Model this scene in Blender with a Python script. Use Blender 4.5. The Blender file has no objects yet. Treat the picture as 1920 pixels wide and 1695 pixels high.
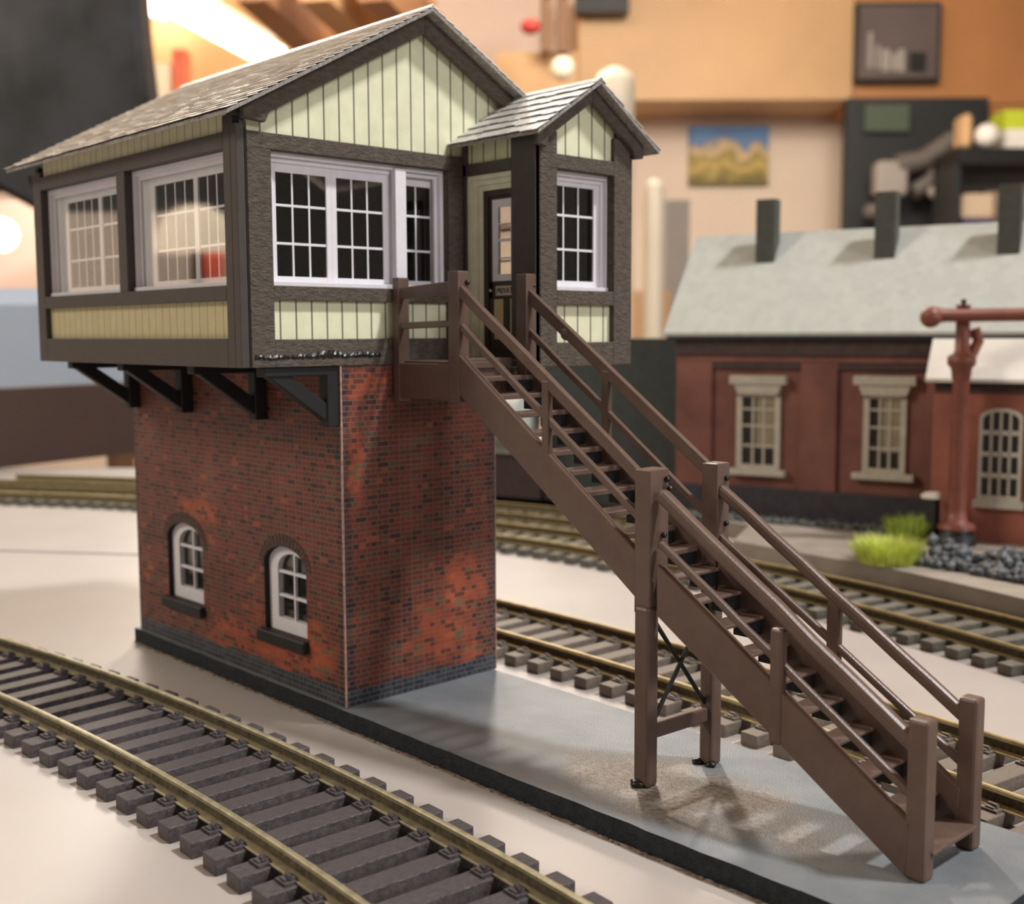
import bpy, bmesh, math, random
from mathutils import Vector, Matrix
random.seed(7)
COL = bpy.context.scene.collection
sc = bpy.context.scene
PI = math.pi

# ------------------------------------------------------------------ camera numbers
CAM = Vector((22.053, -15.343, 8.6506)); FPX = 2208.94
YAW, PITCH, ROLL = 2.389631, 0.100816, -0.004311
FW = Vector((math.cos(YAW)*math.cos(PITCH), math.sin(YAW)*math.cos(PITCH), -math.sin(PITCH)))
R0 = Vector((math.sin(YAW), -math.cos(YAW), 0)); U0 = R0.cross(FW)
RT = R0*math.cos(ROLL) + U0*math.sin(ROLL); UP = -R0*math.sin(ROLL) + U0*math.cos(ROLL)
FH = Vector((math.cos(YAW), math.sin(YAW), 0))

# ------------------------------------------------------------------ materials
def lin(c):
    def f(v):
        v /= 255.0
        return v/12.92 if v <= 0.04045 else ((v+0.055)/1.055)**2.4
    return (f(c[0]), f(c[1]), f(c[2]), 1.0)
def newmat(name):
    m = bpy.data.materials.new(name); m.use_nodes = True
    nt = m.node_tree; b = nt.nodes['Principled BSDF']
    return m, nt, b
def N(nt, t, **kw):
    n = nt.nodes.new(t)
    for k, v in kw.items():
        if hasattr(n, k): setattr(n, k, v)
        else: n.inputs[k].default_value = v
    return n
def mixc(nt, fac, a, b, mode='MIX'):
    n = nt.nodes.new('ShaderNodeMix'); n.data_type = 'RGBA'; n.blend_type = mode
    for idx, v in ((0, fac), (6, a), (7, b)):
        if hasattr(v, 'is_linked'): nt.links.new(v, n.inputs[idx])
        else: n.inputs[idx].default_value = v
    return n.outputs[2]
def math_(nt, op, a, b=None, c=None):
    n = nt.nodes.new('ShaderNodeMath'); n.operation = op
    for i, v in enumerate((a, b, c)):
        if v is None: continue
        if hasattr(v, 'is_linked'): nt.links.new(v, n.inputs[i])
        else: n.inputs[i].default_value = v
    return n.outputs[0]
def ramp(nt, fac, stops, interp='LINEAR'):
    n = nt.nodes.new('ShaderNodeValToRGB'); n.color_ramp.interpolation = interp
    el = n.color_ramp.elements
    while len(el) < len(stops): el.new(0.5)
    for e, (p, c) in zip(el, stops): e.position = p; e.color = c
    nt.links.new(fac, n.inputs[0]); return n.outputs[0]
def obco(nt):
    g = nt.nodes.new('ShaderNodeNewGeometry'); return g.outputs['Position']
def plain(name, rgb, rough=0.6, metal=0.0, var=0.12, scale=3.0, bump=0.0, bscale=20.0, spec=0.5, stretch=None, speck=None):
    """paint / card with a little natural variation and grain"""
    m, nt, b = newmat(name)
    co = obco(nt)
    if stretch:
        mp = N(nt, 'ShaderNodeMapping'); mp.inputs['Scale'].default_value = stretch
        nt.links.new(co, mp.inputs[0]); co = mp.outputs[0]
    nz = N(nt, 'ShaderNodeTexNoise'); nz.inputs['Scale'].default_value = scale; nz.inputs['Detail'].default_value = 5
    nt.links.new(co, nz.inputs['Vector'])
    c = lin(rgb); lo = tuple(v*(1-var*1.6) for v in c[:3])+(1,); hi = tuple(min(1, v*(1+var*1.6)) for v in c[:3])+(1,)
    colr = ramp(nt, nz.outputs['Fac'], [(0.3, lo), (0.7, hi)])
    if speck:
        n3 = N(nt, 'ShaderNodeTexNoise'); n3.inputs['Scale'].default_value = speck[1]; n3.inputs['Detail'].default_value = 2
        nt.links.new(co, n3.inputs['Vector'])
        f = ramp(nt, n3.outputs['Fac'], [(speck[2], (0, 0, 0, 1)), (speck[2]+0.05, (1, 1, 1, 1))])
        colr = mixc(nt, f, colr, lin(speck[0]))
    nt.links.new(colr, b.inputs['Base Color'])
    b.inputs['Roughness'].default_value = rough; b.inputs['Metallic'].default_value = metal
    b.inputs['Specular IOR Level'].default_value = spec
    if bump:
        n2 = N(nt, 'ShaderNodeTexNoise'); n2.inputs['Scale'].default_value = bscale; n2.inputs['Detail'].default_value = 4
        nt.links.new(co, n2.inputs['Vector'])
        bp = N(nt, 'ShaderNodeBump'); bp.inputs['Strength'].default_value = bump; bp.inputs['Distance'].default_value = 0.05
        nt.links.new(n2.outputs['Fac'], bp.inputs['Height']); nt.links.new(bp.outputs[0], b.inputs['Normal'])
    return m
def emis(name, rgb, strength):
    m, nt, b = newmat(name)
    b.inputs['Base Color'].default_value = lin(rgb)
    b.inputs['Emission Color'].default_value = lin(rgb); b.inputs['Emission Strength'].default_value = strength
    return m

def brick_mat(name, ax, bw=0.33, bh=0.123, blue_h=0.5, corners=None, base=0, patches=()):
    """printed brick card: ax = axis (0 or 1) that runs along the wall"""
    m, nt, b = newmat(name)
    co = obco(nt); sp = N(nt, 'ShaderNodeSeparateXYZ'); nt.links.new(co, sp.inputs[0])
    cb = N(nt, 'ShaderNodeCombineXYZ'); nt.links.new(sp.outputs[ax], cb.inputs[0]); nt.links.new(sp.outputs[2], cb.inputs[1])
    br = N(nt, 'ShaderNodeTexBrick'); nt.links.new(cb.outputs[0], br.inputs['Vector'])
    br.offset = 0.5; br.squash = 0.52; br.squash_frequency = 2
    br.inputs['Color1'].default_value = (0, 0, 0, 1); br.inputs['Color2'].default_value = (1, 1, 1, 1)
    br.inputs['Mortar'].default_value = (0.5, 0.5, 0.5, 1)
    br.inputs['Scale'].default_value = 1.0; br.inputs['Mortar Size'].default_value = 0.011; br.inputs['Mortar Smooth'].default_value = 0.2
    br.inputs['Bias'].default_value = 0.0; br.inputs['Brick Width'].default_value = bw; br.inputs['Row Height'].default_value = bh
    rnd = br.outputs['Color']
    def noise(s, d=3):
        n = N(nt, 'ShaderNodeTexNoise'); n.inputs['Scale'].default_value = s; n.inputs['Detail'].default_value = d
        nt.links.new(cb.outputs[0], n.inputs['Vector']); return n.outputs['Fac']
    reds = ramp(nt, rnd, [(0.0, lin((66, 44, 42))), (0.10, lin((78, 50, 44))), (0.17, lin((104, 56, 46))), (0.5, lin((118, 60, 48))),
                          (0.72, lin((108, 64, 52))), (0.84, lin((96, 74, 58))), (0.95, lin((86, 68, 56))), (0.98, lin((150, 80, 54)))], 'CONSTANT')
    oranges = ramp(nt, rnd, [(0.0, lin((118, 62, 46))), (0.25, lin((176, 84, 52))), (0.7, lin((196, 94, 58))), (0.88, lin((128, 104, 72)))], 'CONSTANT')
    darks = ramp(nt, rnd, [(0.0, lin((44, 42, 50))), (0.4, lin((62, 58, 62))), (0.65, lin((76, 62, 62))), (0.85, lin((104, 60, 52)))], 'CONSTANT')
    blues = ramp(nt, rnd, [(0.0, lin((50, 54, 62))), (0.5, lin((62, 66, 74))), (0.8, lin((72, 74, 80)))], 'CONSTANT')
    # orange patches
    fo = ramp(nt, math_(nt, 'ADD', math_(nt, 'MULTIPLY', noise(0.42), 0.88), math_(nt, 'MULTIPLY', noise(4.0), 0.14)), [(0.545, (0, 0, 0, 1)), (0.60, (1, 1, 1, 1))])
    # the orange sits mostly in the lower courses, with one patch high up by the front corner
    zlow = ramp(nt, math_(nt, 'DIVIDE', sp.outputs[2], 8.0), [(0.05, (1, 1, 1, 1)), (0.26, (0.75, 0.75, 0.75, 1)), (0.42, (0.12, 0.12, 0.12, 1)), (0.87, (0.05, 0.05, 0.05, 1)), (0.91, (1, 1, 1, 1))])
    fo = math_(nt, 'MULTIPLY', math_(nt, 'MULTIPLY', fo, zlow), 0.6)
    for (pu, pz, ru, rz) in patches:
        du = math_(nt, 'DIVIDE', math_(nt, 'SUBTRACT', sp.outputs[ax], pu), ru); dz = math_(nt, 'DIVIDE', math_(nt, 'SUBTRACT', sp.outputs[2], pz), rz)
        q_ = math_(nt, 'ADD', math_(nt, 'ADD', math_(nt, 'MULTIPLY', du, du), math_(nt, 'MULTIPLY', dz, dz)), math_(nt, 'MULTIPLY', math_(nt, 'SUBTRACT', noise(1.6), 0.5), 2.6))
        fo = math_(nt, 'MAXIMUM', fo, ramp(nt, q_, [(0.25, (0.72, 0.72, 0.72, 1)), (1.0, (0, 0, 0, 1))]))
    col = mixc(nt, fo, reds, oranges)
    if corners:
        # darker quoin bricks near the corners, ragged edge
        dist = None
        for c in corners:
            d = math_(nt, 'ABSOLUTE', math_(nt, 'SUBTRACT', sp.outputs[ax], c))
            dist = d if dist is None else math_(nt, 'MINIMUM', dist, d)
        dd = math_(nt, 'ADD', dist, math_(nt, 'MULTIPLY', noise(3.0), 0.55))
        fc = ramp(nt, dd, [(0.44, (1, 1, 1, 1)), (0.52, (0, 0, 0, 1))])
        col = mixc(nt, math_(nt, 'MULTIPLY', fc, 0.8), col, darks)
    zz = math_(nt, 'SUBTRACT', math_(nt, 'SUBTRACT', sp.outputs[2], base), math_(nt, 'MULTIPLY', noise(1.2, 1), 0.3))
    zq = math_(nt, 'MULTIPLY', math_(nt, 'FLOOR', math_(nt, 'DIVIDE', zz, bh)), bh)
    fb = math_(nt, 'LESS_THAN', zq, blue_h-0.26)
    col = mixc(nt, fb, col, blues)
    # soot over the whole wall
    so = ramp(nt, noise(0.7), [(0.35, (0.72, 0.70, 0.68, 1)), (0.65, (1.05, 1.0, 0.98, 1))])
    col = mixc(nt, 1.0, col, so, 'MULTIPLY')
    mort = mixc(nt, fb, lin((124, 96, 84)), lin((104, 104, 108)))
    col = mixc(nt, math_(nt, 'MULTIPLY', br.outputs['Fac'], 0.75), col, mort)
    nt.links.new(col, b.inputs['Base Color']); b.inputs['Roughness'].default_value = 0.55
    b.inputs['Specular IOR Level'].default_value = 0.35
    bp = N(nt, 'ShaderNodeBump'); bp.inputs['Strength'].default_value = 0.25; bp.inputs['Distance'].default_value = 0.01; bp.invert = True
    nt.links.new(br.outputs['Fac'], bp.inputs['Height']); nt.links.new(bp.outputs[0], b.inputs['Normal'])
    return m

def siding_mat(name, ax, pitch, off, rgb, line=(104, 104, 88), w=0.045):
    m, nt, b = newmat(name)
    co = obco(nt); sp = N(nt, 'ShaderNodeSeparateXYZ'); nt.links.new(co, sp.inputs[0])
    v = math_(nt, 'DIVIDE', math_(nt, 'SUBTRACT', sp.outputs[ax], off), pitch)
    fr = math_(nt, 'ABSOLUTE', math_(nt, 'SUBTRACT', math_(nt, 'FRACT', v), 0.5))
    f = ramp(nt, fr, [(0.0, (1, 1, 1, 1)), (w*0.7, (1, 1, 1, 1)), (w*1.5, (0, 0, 0, 1))])
    nz = N(nt, 'ShaderNodeTexNoise'); nz.inputs['Scale'].default_value = 2.5; nt.links.new(co, nz.inputs['Vector'])
    c = lin(rgb)
    col = ramp(nt, nz.outputs['Fac'], [(0.3, tuple(x*0.93 for x in c[:3])+(1,)), (0.7, tuple(min(1, x*1.05) for x in c[:3])+(1,))])
    col = mixc(nt, f, col, lin(line))
    nt.links.new(col, b.inputs['Base Color']); b.inputs['Roughness'].default_value = 0.7
    bp = N(nt, 'ShaderNodeBump'); bp.invert = True; bp.inputs['Strength'].default_value = 0.5; bp.inputs['Distance'].default_value = 0.02
    nt.links.new(f, bp.inputs['Height']); nt.links.new(bp.outputs[0], b.inputs['Normal'])
    return m

def slab_mat():
    m, nt, b = newmat('slab_top_paint')
    co = obco(nt)
    n1 = N(nt, 'ShaderNodeTexNoise'); n1.inputs['Scale'].default_value = 0.55; n1.inputs['Detail'].default_value = 6; n1.inputs['Roughness'].default_value = 0.62
    mp = N(nt, 'ShaderNodeMapping'); mp.inputs['Location'].default_value = (3.1, 1.7, 0); nt.links.new(co, mp.inputs[0]); nt.links.new(mp.outputs[0], n1.inputs['Vector'])
    grey = ramp(nt, n1.outputs['Fac'], [(0.3, lin((99, 106, 113))), (0.7, lin((121, 125, 128)))])
    n2 = N(nt, 'ShaderNodeTexNoise'); n2.inputs['Scale'].default_value = 9; n2.inputs['Detail'].default_value = 6
    nt.links.new(co, n2.inputs['Vector'])
    # brown weathering powder round the trestle feet and under the flight
    sp = N(nt, 'ShaderNodeSeparateXYZ'); nt.links.new(co, sp.inputs[0])
    dx = math_(nt, 'DIVIDE', math_(nt, 'SUBTRACT', sp.outputs[0], 8.6), 3.4); dy = math_(nt, 'DIVIDE', math_(nt, 'SUBTRACT', sp.outputs[1], 1.5), 1.5)
    r2 = math_(nt, 'ADD', math_(nt, 'MULTIPLY', dx, dx), math_(nt, 'MULTIPLY', dy, dy))
    rr = math_(nt, 'ADD', r2, math_(nt, 'MULTIPLY', math_(nt, 'SUBTRACT', n1.outputs['Fac'], 0.5), -3.0))
    f = ramp(nt, rr, [(0.1, (0.85, 0.85, 0.85, 1)), (1.0, (0, 0, 0, 1))])
    brown = ramp(nt, n2.outputs['Fac'], [(0.35, lin((92, 78, 64))), (0.6, lin((142, 130, 116)))])
    col = mixc(nt, f, grey, brown)
    n3 = N(nt, 'ShaderNodeTexNoise'); n3.inputs['Scale'].default_value = 14; n3.inputs['Detail'].default_value = 2
    nt.links.new(co, n3.inputs['Vector'])
    fs = ramp(nt, n3.outputs['Fac'], [(0.70, (0, 0, 0, 1)), (0.74, (1, 1, 1, 1))])
    col = mixc(nt, fs, col, lin((70, 66, 60)))
    nt.links.new(col, b.inputs['Base Color']); b.inputs['Roughness'].default_value = 0.5
    b.inputs['Specular IOR Level'].default_value = 0.4
    bp = N(nt, 'ShaderNodeBump'); bp.inputs['Strength'].default_value = 0.35; bp.inputs['Distance'].default_value = 0.03
    n4 = N(nt, 'ShaderNodeTexNoise'); n4.inputs['Scale'].default_value = 26; nt.links.new(co, n4.inputs['Vector'])
    nt.links.new(n4.outputs['Fac'], bp.inputs['Height']); nt.links.new(bp.outputs[0], b.inputs['Normal'])
    return m

def slate_mat(name, rgb, rough=0.42, var=0.14):
    m, nt, b = newmat(name)
    co = obco(nt)
    n1 = N(nt, 'ShaderNodeTexVoronoi'); n1.inputs['Scale'].default_value = 2.6; nt.links.new(co, n1.inputs['Vector'])
    n2 = N(nt, 'ShaderNodeTexNoise'); n2.inputs['Scale'].default_value = 7; n2.inputs['Detail'].default_value = 5; nt.links.new(co, n2.inputs['Vector'])
    f = math_(nt, 'ADD', math_(nt, 'MULTIPLY', n1.outputs['Color'], 0.5), math_(nt, 'MULTIPLY', n2.outputs['Fac'], 0.5))
    c = lin(rgb)
    col = ramp(nt, f, [(0.2, tuple(v*(1-var*2) for v in c[:3])+(1,)), (0.8, tuple(v*(1+var*1.5) for v in c[:3])+(1,))])
    nt.links.new(col, b.inputs['Base Color']); b.inputs['Roughness'].default_value = rough
    bp = N(nt, 'ShaderNodeBump'); bp.inputs['Strength'].default_value = 0.2; bp.inputs['Distance'].default_value = 0.02
    nt.links.new(n2.outputs['Fac'], bp.inputs['Height']); nt.links.new(bp.outputs[0], b.inputs['Normal'])
    return m

def picture_mat():
    """printed landscape: sky, cloud, hills and sand"""
    m, nt, b = newmat('landscape_print')
    tc = nt.nodes.new('ShaderNodeTexCoord'); sp = N(nt, 'ShaderNodeSeparateXYZ'); nt.links.new(tc.outputs['Generated'], sp.inputs[0])
    nz = N(nt, 'ShaderNodeTexNoise'); nz.inputs['Scale'].default_value = 3.2; nz.inputs['Detail'].default_value = 4; nt.links.new(tc.outputs['Generated'], nz.inputs['Vector'])
    v = math_(nt, 'ADD', sp.outputs[2], math_(nt, 'MULTIPLY', math_(nt, 'SUBTRACT', nz.outputs['Fac'], 0.5), 0.8))
    col = ramp(nt, v, [(0.05, lin((120, 108, 50))), (0.28, lin((196, 170, 96))), (0.42, lin((150, 134, 66))), (0.52, lin((214, 184, 140))), (0.62, lin((176, 160, 132))), (0.72, lin((96, 130, 176))), (0.95, lin((104, 146, 200)))])
    nt.links.new(col, b.inputs['Base Color']); b.inputs['Roughness'].default_value = 0.6
    return m

def glass_mat():
    m = bpy.data.materials.new('clear_glazing'); m.use_nodes = True; nt = m.node_tree; nt.nodes.clear()
    out = N(nt, 'ShaderNodeOutputMaterial'); mx = N(nt, 'ShaderNodeMixShader'); tr = N(nt, 'ShaderNodeBsdfTransparent'); gl = N(nt, 'ShaderNodeBsdfGlossy')
    tr.inputs[0].default_value = (0.96, 0.96, 0.95, 1); gl.inputs['Roughness'].default_value = 0.04
    # thin sheet: Schlick reflectance from the angle between surface and incoming direction, the same on both faces
    ge = nt.nodes.new('ShaderNodeNewGeometry'); dt = nt.nodes.new('ShaderNodeVectorMath'); dt.operation = 'DOT_PRODUCT'
    nt.links.new(ge.outputs['Normal'], dt.inputs[0]); nt.links.new(ge.outputs['Incoming'], dt.inputs[1])
    c_ = math_(nt, 'ABSOLUTE', dt.outputs['Value']); F = math_(nt, 'ADD', math_(nt, 'MULTIPLY', math_(nt, 'POWER', math_(nt, 'SUBTRACT', 1.0, c_), 5.0), 0.94), 0.055)
    nt.links.new(F, mx.inputs[0]); nt.links.new(tr.outputs[0], mx.inputs[1]); nt.links.new(gl.outputs[0], mx.inputs[2]); nt.links.new(mx.outputs[0], out.inputs[0])
    return m

M = {}
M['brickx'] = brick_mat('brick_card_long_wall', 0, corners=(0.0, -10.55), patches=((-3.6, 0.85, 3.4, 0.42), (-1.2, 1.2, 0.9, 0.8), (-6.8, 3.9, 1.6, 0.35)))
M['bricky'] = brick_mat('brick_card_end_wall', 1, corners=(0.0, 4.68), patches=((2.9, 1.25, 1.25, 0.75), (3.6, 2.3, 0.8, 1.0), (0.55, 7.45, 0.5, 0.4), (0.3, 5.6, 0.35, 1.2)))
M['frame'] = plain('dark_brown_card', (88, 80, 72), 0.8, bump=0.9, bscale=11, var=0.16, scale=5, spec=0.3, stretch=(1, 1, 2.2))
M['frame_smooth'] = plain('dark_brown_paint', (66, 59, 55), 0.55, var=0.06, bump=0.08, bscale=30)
M['black'] = plain('black_paint', (19, 18, 20), 0.6, var=0.15)
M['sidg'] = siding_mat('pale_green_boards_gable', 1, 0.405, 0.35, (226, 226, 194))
M['sidl'] = siding_mat('pale_green_boards_long_wall', 0, 0.352, -0.77, (190, 180, 140), line=(124, 116, 86), w=0.025)  # same boards, coloured yellower and darker for the light on this wall
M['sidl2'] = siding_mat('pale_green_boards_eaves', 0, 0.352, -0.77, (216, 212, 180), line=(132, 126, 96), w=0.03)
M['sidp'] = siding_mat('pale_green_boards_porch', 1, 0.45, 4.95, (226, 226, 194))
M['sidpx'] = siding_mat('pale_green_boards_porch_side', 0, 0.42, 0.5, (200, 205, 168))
M['white'] = plain('white_window_card', (226, 224, 230), 0.6, var=0.02)
M['glass'] = glass_mat()
M['inside'] = plain('dark_interior_card', (52, 48, 46), 0.9, var=0.1)
M['slate'] = slate_mat('grey_slate_card', (240, 231, 219), 0.27, 0.07)
M['slate_edge'] = plain('slate_card_cut_edge', (142, 138, 132), 0.8, var=0.25, scale=12)
M['slate2'] = slate_mat('grey_slate_card_porch', (206, 205, 200), 0.34, 0.14)
M['stair'] = plain('brown_wooden_stair_paint', (97, 78, 69), 0.36, var=0.07, scale=2.5, bump=0.10, bscale=26, spec=0.45)
M['glue'] = plain('dried_glue', (30, 25, 22), 0.28, var=0.1, scale=8, bump=0.4, bscale=9)
M['slab'] = slab_mat()
M['slabside'] = plain('slab_edge_black_paint', (38, 43, 47), 0.75, var=0.2, scale=6, bump=0.8, bscale=22, spec=0.25)
M['grime'] = plain('grey_dust', (134, 120, 106), 0.95, var=0.25, scale=9, bump=0.6, bscale=25, spec=0.1)
M['table'] = plain('white_table_top', (172, 165, 160), 0.33, var=0.025, scale=0.35, bump=0.05, bscale=0.8, speck=((196, 186, 176), 5.0, 0.76))
M['sleeper'] = plain('black_brown_sleeper', (74, 68, 69), 0.42, var=0.25, scale=7, bump=0.55, bscale=16, stretch=(6, 1, 1), spec=0.45)
M['sleeper2'] = plain('brown_sleeper', (108, 98, 88), 0.6, var=0.12, scale=7, bump=0.35, bscale=16, stretch=(6, 1, 1))
M['sleeper3'] = plain('grey_brown_sleeper', (88, 84, 74), 0.7, var=0.2, scale=5)
M['rail'] = plain('weathered_rail', (158, 150, 122), 0.40, 0.35, var=0.16, scale=4, bump=0.1, bscale=14)
M['rail2'] = plain('brass_rail', (196, 178, 132), 0.36, 0.4, var=0.15, scale=3)
M['rail3'] = plain('dull_brass_rail', (158, 142, 98), 0.45, 0.5, var=0.15, scale=3)
M['railweb'] = plain('shaded_grimy_rail_web', (84, 74, 54), 0.7, 0.1, var=0.35, scale=9)  # mottled grime plus the shadow on the web, both in the colour
M['door'] = plain('brown_door_paint', (58, 46, 40), 0.5, var=0.08)
M['cream'] = plain('cream_door_panel', (202, 182, 138), 0.6, var=0.1, scale=8, stretch=(3, 1, 0.4))
M['greenframe'] = plain('grey_green_door_frame', (218, 218, 194), 0.6, var=0.05)
M['plate'] = plain('pale_nameplate', (206, 196, 176), 0.5, var=0.03)
M['edge'] = plain('raw_card_edge', (176, 140, 128), 0.8, var=0.2, scale=9)
M['archbrick'] = plain('dark_arch_brick', (78, 58, 50), 0.7, var=0.3, scale=10)

# ------------------------------------------------------------------ mesh builder
class MB:
    def __init__(s): s.v = []; s.f = []; s.m = []; s.sm = []
    def add(s, vs, fs, mi=0, smooth=False):
        b = len(s.v); s.v += [tuple(p) for p in vs]
        for f in fs: s.f.append([b+i for i in f]); s.m.append(mi); s.sm.append(smooth)
        return s
    def box(s, x0, x1, y0, y1, z0, z1, mi=0):
        if x0 > x1: x0, x1 = x1, x0
        if y0 > y1: y0, y1 = y1, y0
        if z0 > z1: z0, z1 = z1, z0
        vs = [(x0,y0,z0),(x1,y0,z0),(x1,y1,z0),(x0,y1,z0),(x0,y0,z1),(x1,y0,z1),(x1,y1,z1),(x0,y1,z1)]
        return s.add(vs, [(0,3,2,1),(4,5,6,7),(0,1,5,4),(1,2,6,5),(2,3,7,6),(3,0,4,7)], mi)
    def obox(s, c, ex, ey, ez, mi=0):
        """box from centre and three half-extent vectors"""
        c, ex, ey, ez = map(Vector, (c, ex, ey, ez))
        vs = [c+sx*ex+sy*ey+sz*ez for sz in (-1,1) for sx, sy in ((-1,-1),(1,-1),(1,1),(-1,1))]
        if ex.cross(ey).dot(ez) < 0: vs = vs[4:]+vs[:4]
        return s.add(vs, [(0,3,2,1),(4,5,6,7),(0,1,5,4),(1,2,6,5),(2,3,7,6),(3,0,4,7)], mi)
    def beam(s, a, b, w, h, side=(0,1,0), mi=0):
        """bar from a to b; w along side, h perpendicular"""
        a, b = Vector(a), Vector(b); d = (b-a); sd = Vector(side)
        n = sd.cross(d).normalized(); sd = d.cross(n).normalized()
        return s.obox((a+b)/2, d/2, sd*(w/2), n*(h/2), mi)
    def prism(s, poly, ax, a, b, mi=0):
        """poly = 2d points in the two other axes (in x,y,z order); extruded a..b along ax"""
        n = len(poly)
        def mk(p, t):
            if ax == 0: return (t, p[0], p[1])
            if ax == 1: return (p[0], t, p[1])
            return (p[0], p[1], t)
        vs = [mk(p, a) for p in poly]+[mk(p, b) for p in poly]
        fs = [list(range(n)), [n+i for i in reversed(range(n))]]+[(i, i+n, (i+1) % n+n, (i+1) % n) for i in range(n)]
        return s.add(vs, fs, mi)
    def tube(s, pts, r, seg=10, mi=0, cap=True):
        pts = [Vector(p) for p in pts]; rs = r if isinstance(r, (list, tuple)) else [r]*len(pts)
        vs = []; fs = []
        for i, p in enumerate(pts):
            d = (pts[min(i+1, len(pts)-1)]-pts[max(i-1, 0)]).normalized()
            u = d.orthogonal().normalized() if i == 0 else (u - d*u.dot(d)).normalized()
            w = d.cross(u)
            for k in range(seg):
                t = 2*PI*k/seg; vs.append(p+(u*math.cos(t)+w*math.sin(t))*rs[i])
        for i in range(len(pts)-1):
            for k in range(seg):
                a = i*seg+k; b2 = i*seg+(k+1) % seg
                fs.append((a, b2, b2+seg, a+seg))
        s.add(vs, fs, mi, True)
        if cap:
            n = len(pts)
            s.add(vs[:seg], [list(reversed(range(seg)))], mi); s.add(vs[-seg:], [list(range(seg))], mi)
        return s
    def lathe(s, prof, c, seg=20, mi=0):
        """prof = [(r,z)...] about the vertical axis through c"""
        vs = []
        for r, z in prof:
            for k in range(seg):
                t = 2*PI*k/seg; vs.append((c[0]+r*math.cos(t), c[1]+r*math.sin(t), c[2]+z))
        fs = []
        for i in range(len(prof)-1):
            for k in range(seg):
                a = i*seg+k; b2 = i*seg+(k+1) % seg; fs.append((a, b2, b2+seg, a+seg))
        s.add(vs, fs, mi, True); s.add(vs[:seg], [list(reversed(range(seg)))], mi); s.add(vs[-seg:], [list(range(seg))], mi)
        return s
    def blob(s, c, r, seed=0, mi=0, sub=2, sq=(1,1,1), rough=0.25):
        bm = bmesh.new(); bmesh.ops.create_icosphere(bm, subdivisions=sub, radius=1)
        rnd = random.Random(seed); bm.verts.ensure_lookup_table()
        vs = [(c[0]+v.co.x*r*sq[0]*(1+rnd.uniform(-rough, rough)), c[1]+v.co.y*r*sq[1]*(1+rnd.uniform(-rough, rough)), c[2]+v.co.z*r*sq[2]*(1+rnd.uniform(-rough, rough))) for v in bm.verts]
        fs = [[v.index for v in f.verts] for f in bm.faces]; bm.free()
        return s.add(vs, fs, mi, rough < 0.12)
    def build(s, name, mat, parent=None, bevel=0.0, seg=1):
        me = bpy.data.meshes.new(name)
        off = wloc(parent) if parent else Vector((0, 0, 0))
        me.from_pydata([tuple(Vector(p)-off) for p in s.v], [], s.f)
        for i, p in enumerate(me.polygons): p.material_index = s.m[i]; p.use_smooth = s.sm[i]
        for mm in (mat if isinstance(mat, (list, tuple)) else [mat]): me.materials.append(M[mm] if isinstance(mm, str) else mm)
        me.update()
        o = bpy.data.objects.new(name, me); COL.objects.link(o)
        if parent: o.parent = parent
        if bevel:
            md = o.modifiers.new('bevel', 'BEVEL'); md.width = bevel; md.segments = seg; md.limit_method = 'ANGLE'; md.harden_normals = False
        return o
def wloc(o):
    v = Vector((0, 0, 0))
    while o is not None: v += o.location; o = o.parent
    return v
def tag(o, label=None, cat=None, group=None, kind=None):
    if label: o['label'] = label
    if cat: o['category'] = cat
    if group: o['group'] = group
    if kind: o['kind'] = kind
    return o
def thing(name, loc, label, cat, group=None):
    o = bpy.data.objects.new(name, None); COL.objects.link(o); o.location = loc; o.empty_display_size = 0.5
    return tag(o, label, cat, group)
def boolean_cut(o, cutters):
    for c in cutters:
        md = o.modifiers.new('cut', 'BOOLEAN'); md.operation = 'DIFFERENCE'; md.object = c; md.solver = 'EXACT'
    bpy.context.view_layer.update()
    dg = bpy.context.evaluated_depsgraph_get()
    me = bpy.data.meshes.new_from_object(o.evaluated_get(dg)); me.name = o.name
    o.modifiers.clear(); o.data = me
    for c in cutters: bpy.data.objects.remove(c, do_unlink=True)

T = -0.42     # table top height; the slab top is z = 0

# ================================================================== TABLE + BASE SLAB
tb = MB()
def rf(r, f, z):   # point in the room frame: r = to the right, f = straight ahead of where the camera stands
    p = CAM + R0*r + FH*f; return (p.x, p.y, z)
tb.add([rf(-40, -12, T), rf(45, -12, T), rf(45, 80, T), rf(-62, 80, T), rf(-40, -12, T-1.2), rf(45, -12, T-1.2), rf(45, 80, T-1.2), rf(-62, 80, T-1.2)],
       [(0,1,2,3),(7,6,5,4),(0,4,5,1),(1,5,6,2),(2,6,7,3),(3,7,4,0)])
table = tb.build('layout_table', 'table')
tag(table, 'large white table top that carries the whole model railway', 'table')

slab = thing('base_slab', (2, 2.3, T), 'long thin grey painted slab under the brick signal box and its stairs', 'model base')
s = MB()
X0, X1, Ya, Yb = -10.62, 14.72, -0.13, 4.72
nx, ny = 64, 14
def ragged(i, j):
    x = X0+(X1-X0)*i/nx; y = Ya+(Yb-0.28*(i/nx)-Ya)*j/ny
    e = 0.02
    if j in (0, ny): y += random.uniform(-e, e)
    return x, y
top = [[ragged(i, j) for j in range(ny+1)] for i in range(nx+1)]
vs = [(p[0], p[1], random.uniform(-0.004, 0.004)) for r in top for p in r]
s.add(vs, [(i*(ny+1)+j, (i+1)*(ny+1)+j, (i+1)*(ny+1)+j+1, i*(ny+1)+j+1) for i in range(nx) for j in range(ny)], 0)
ring = [top[i][0] for i in range(nx+1)]+[top[nx][j] for j in range(1, ny+1)]+[top[i][ny] for i in range(nx-1, -1, -1)]+[top[0][j] for j in range(ny-1, 0, -1)]
n = len(ring)
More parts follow.
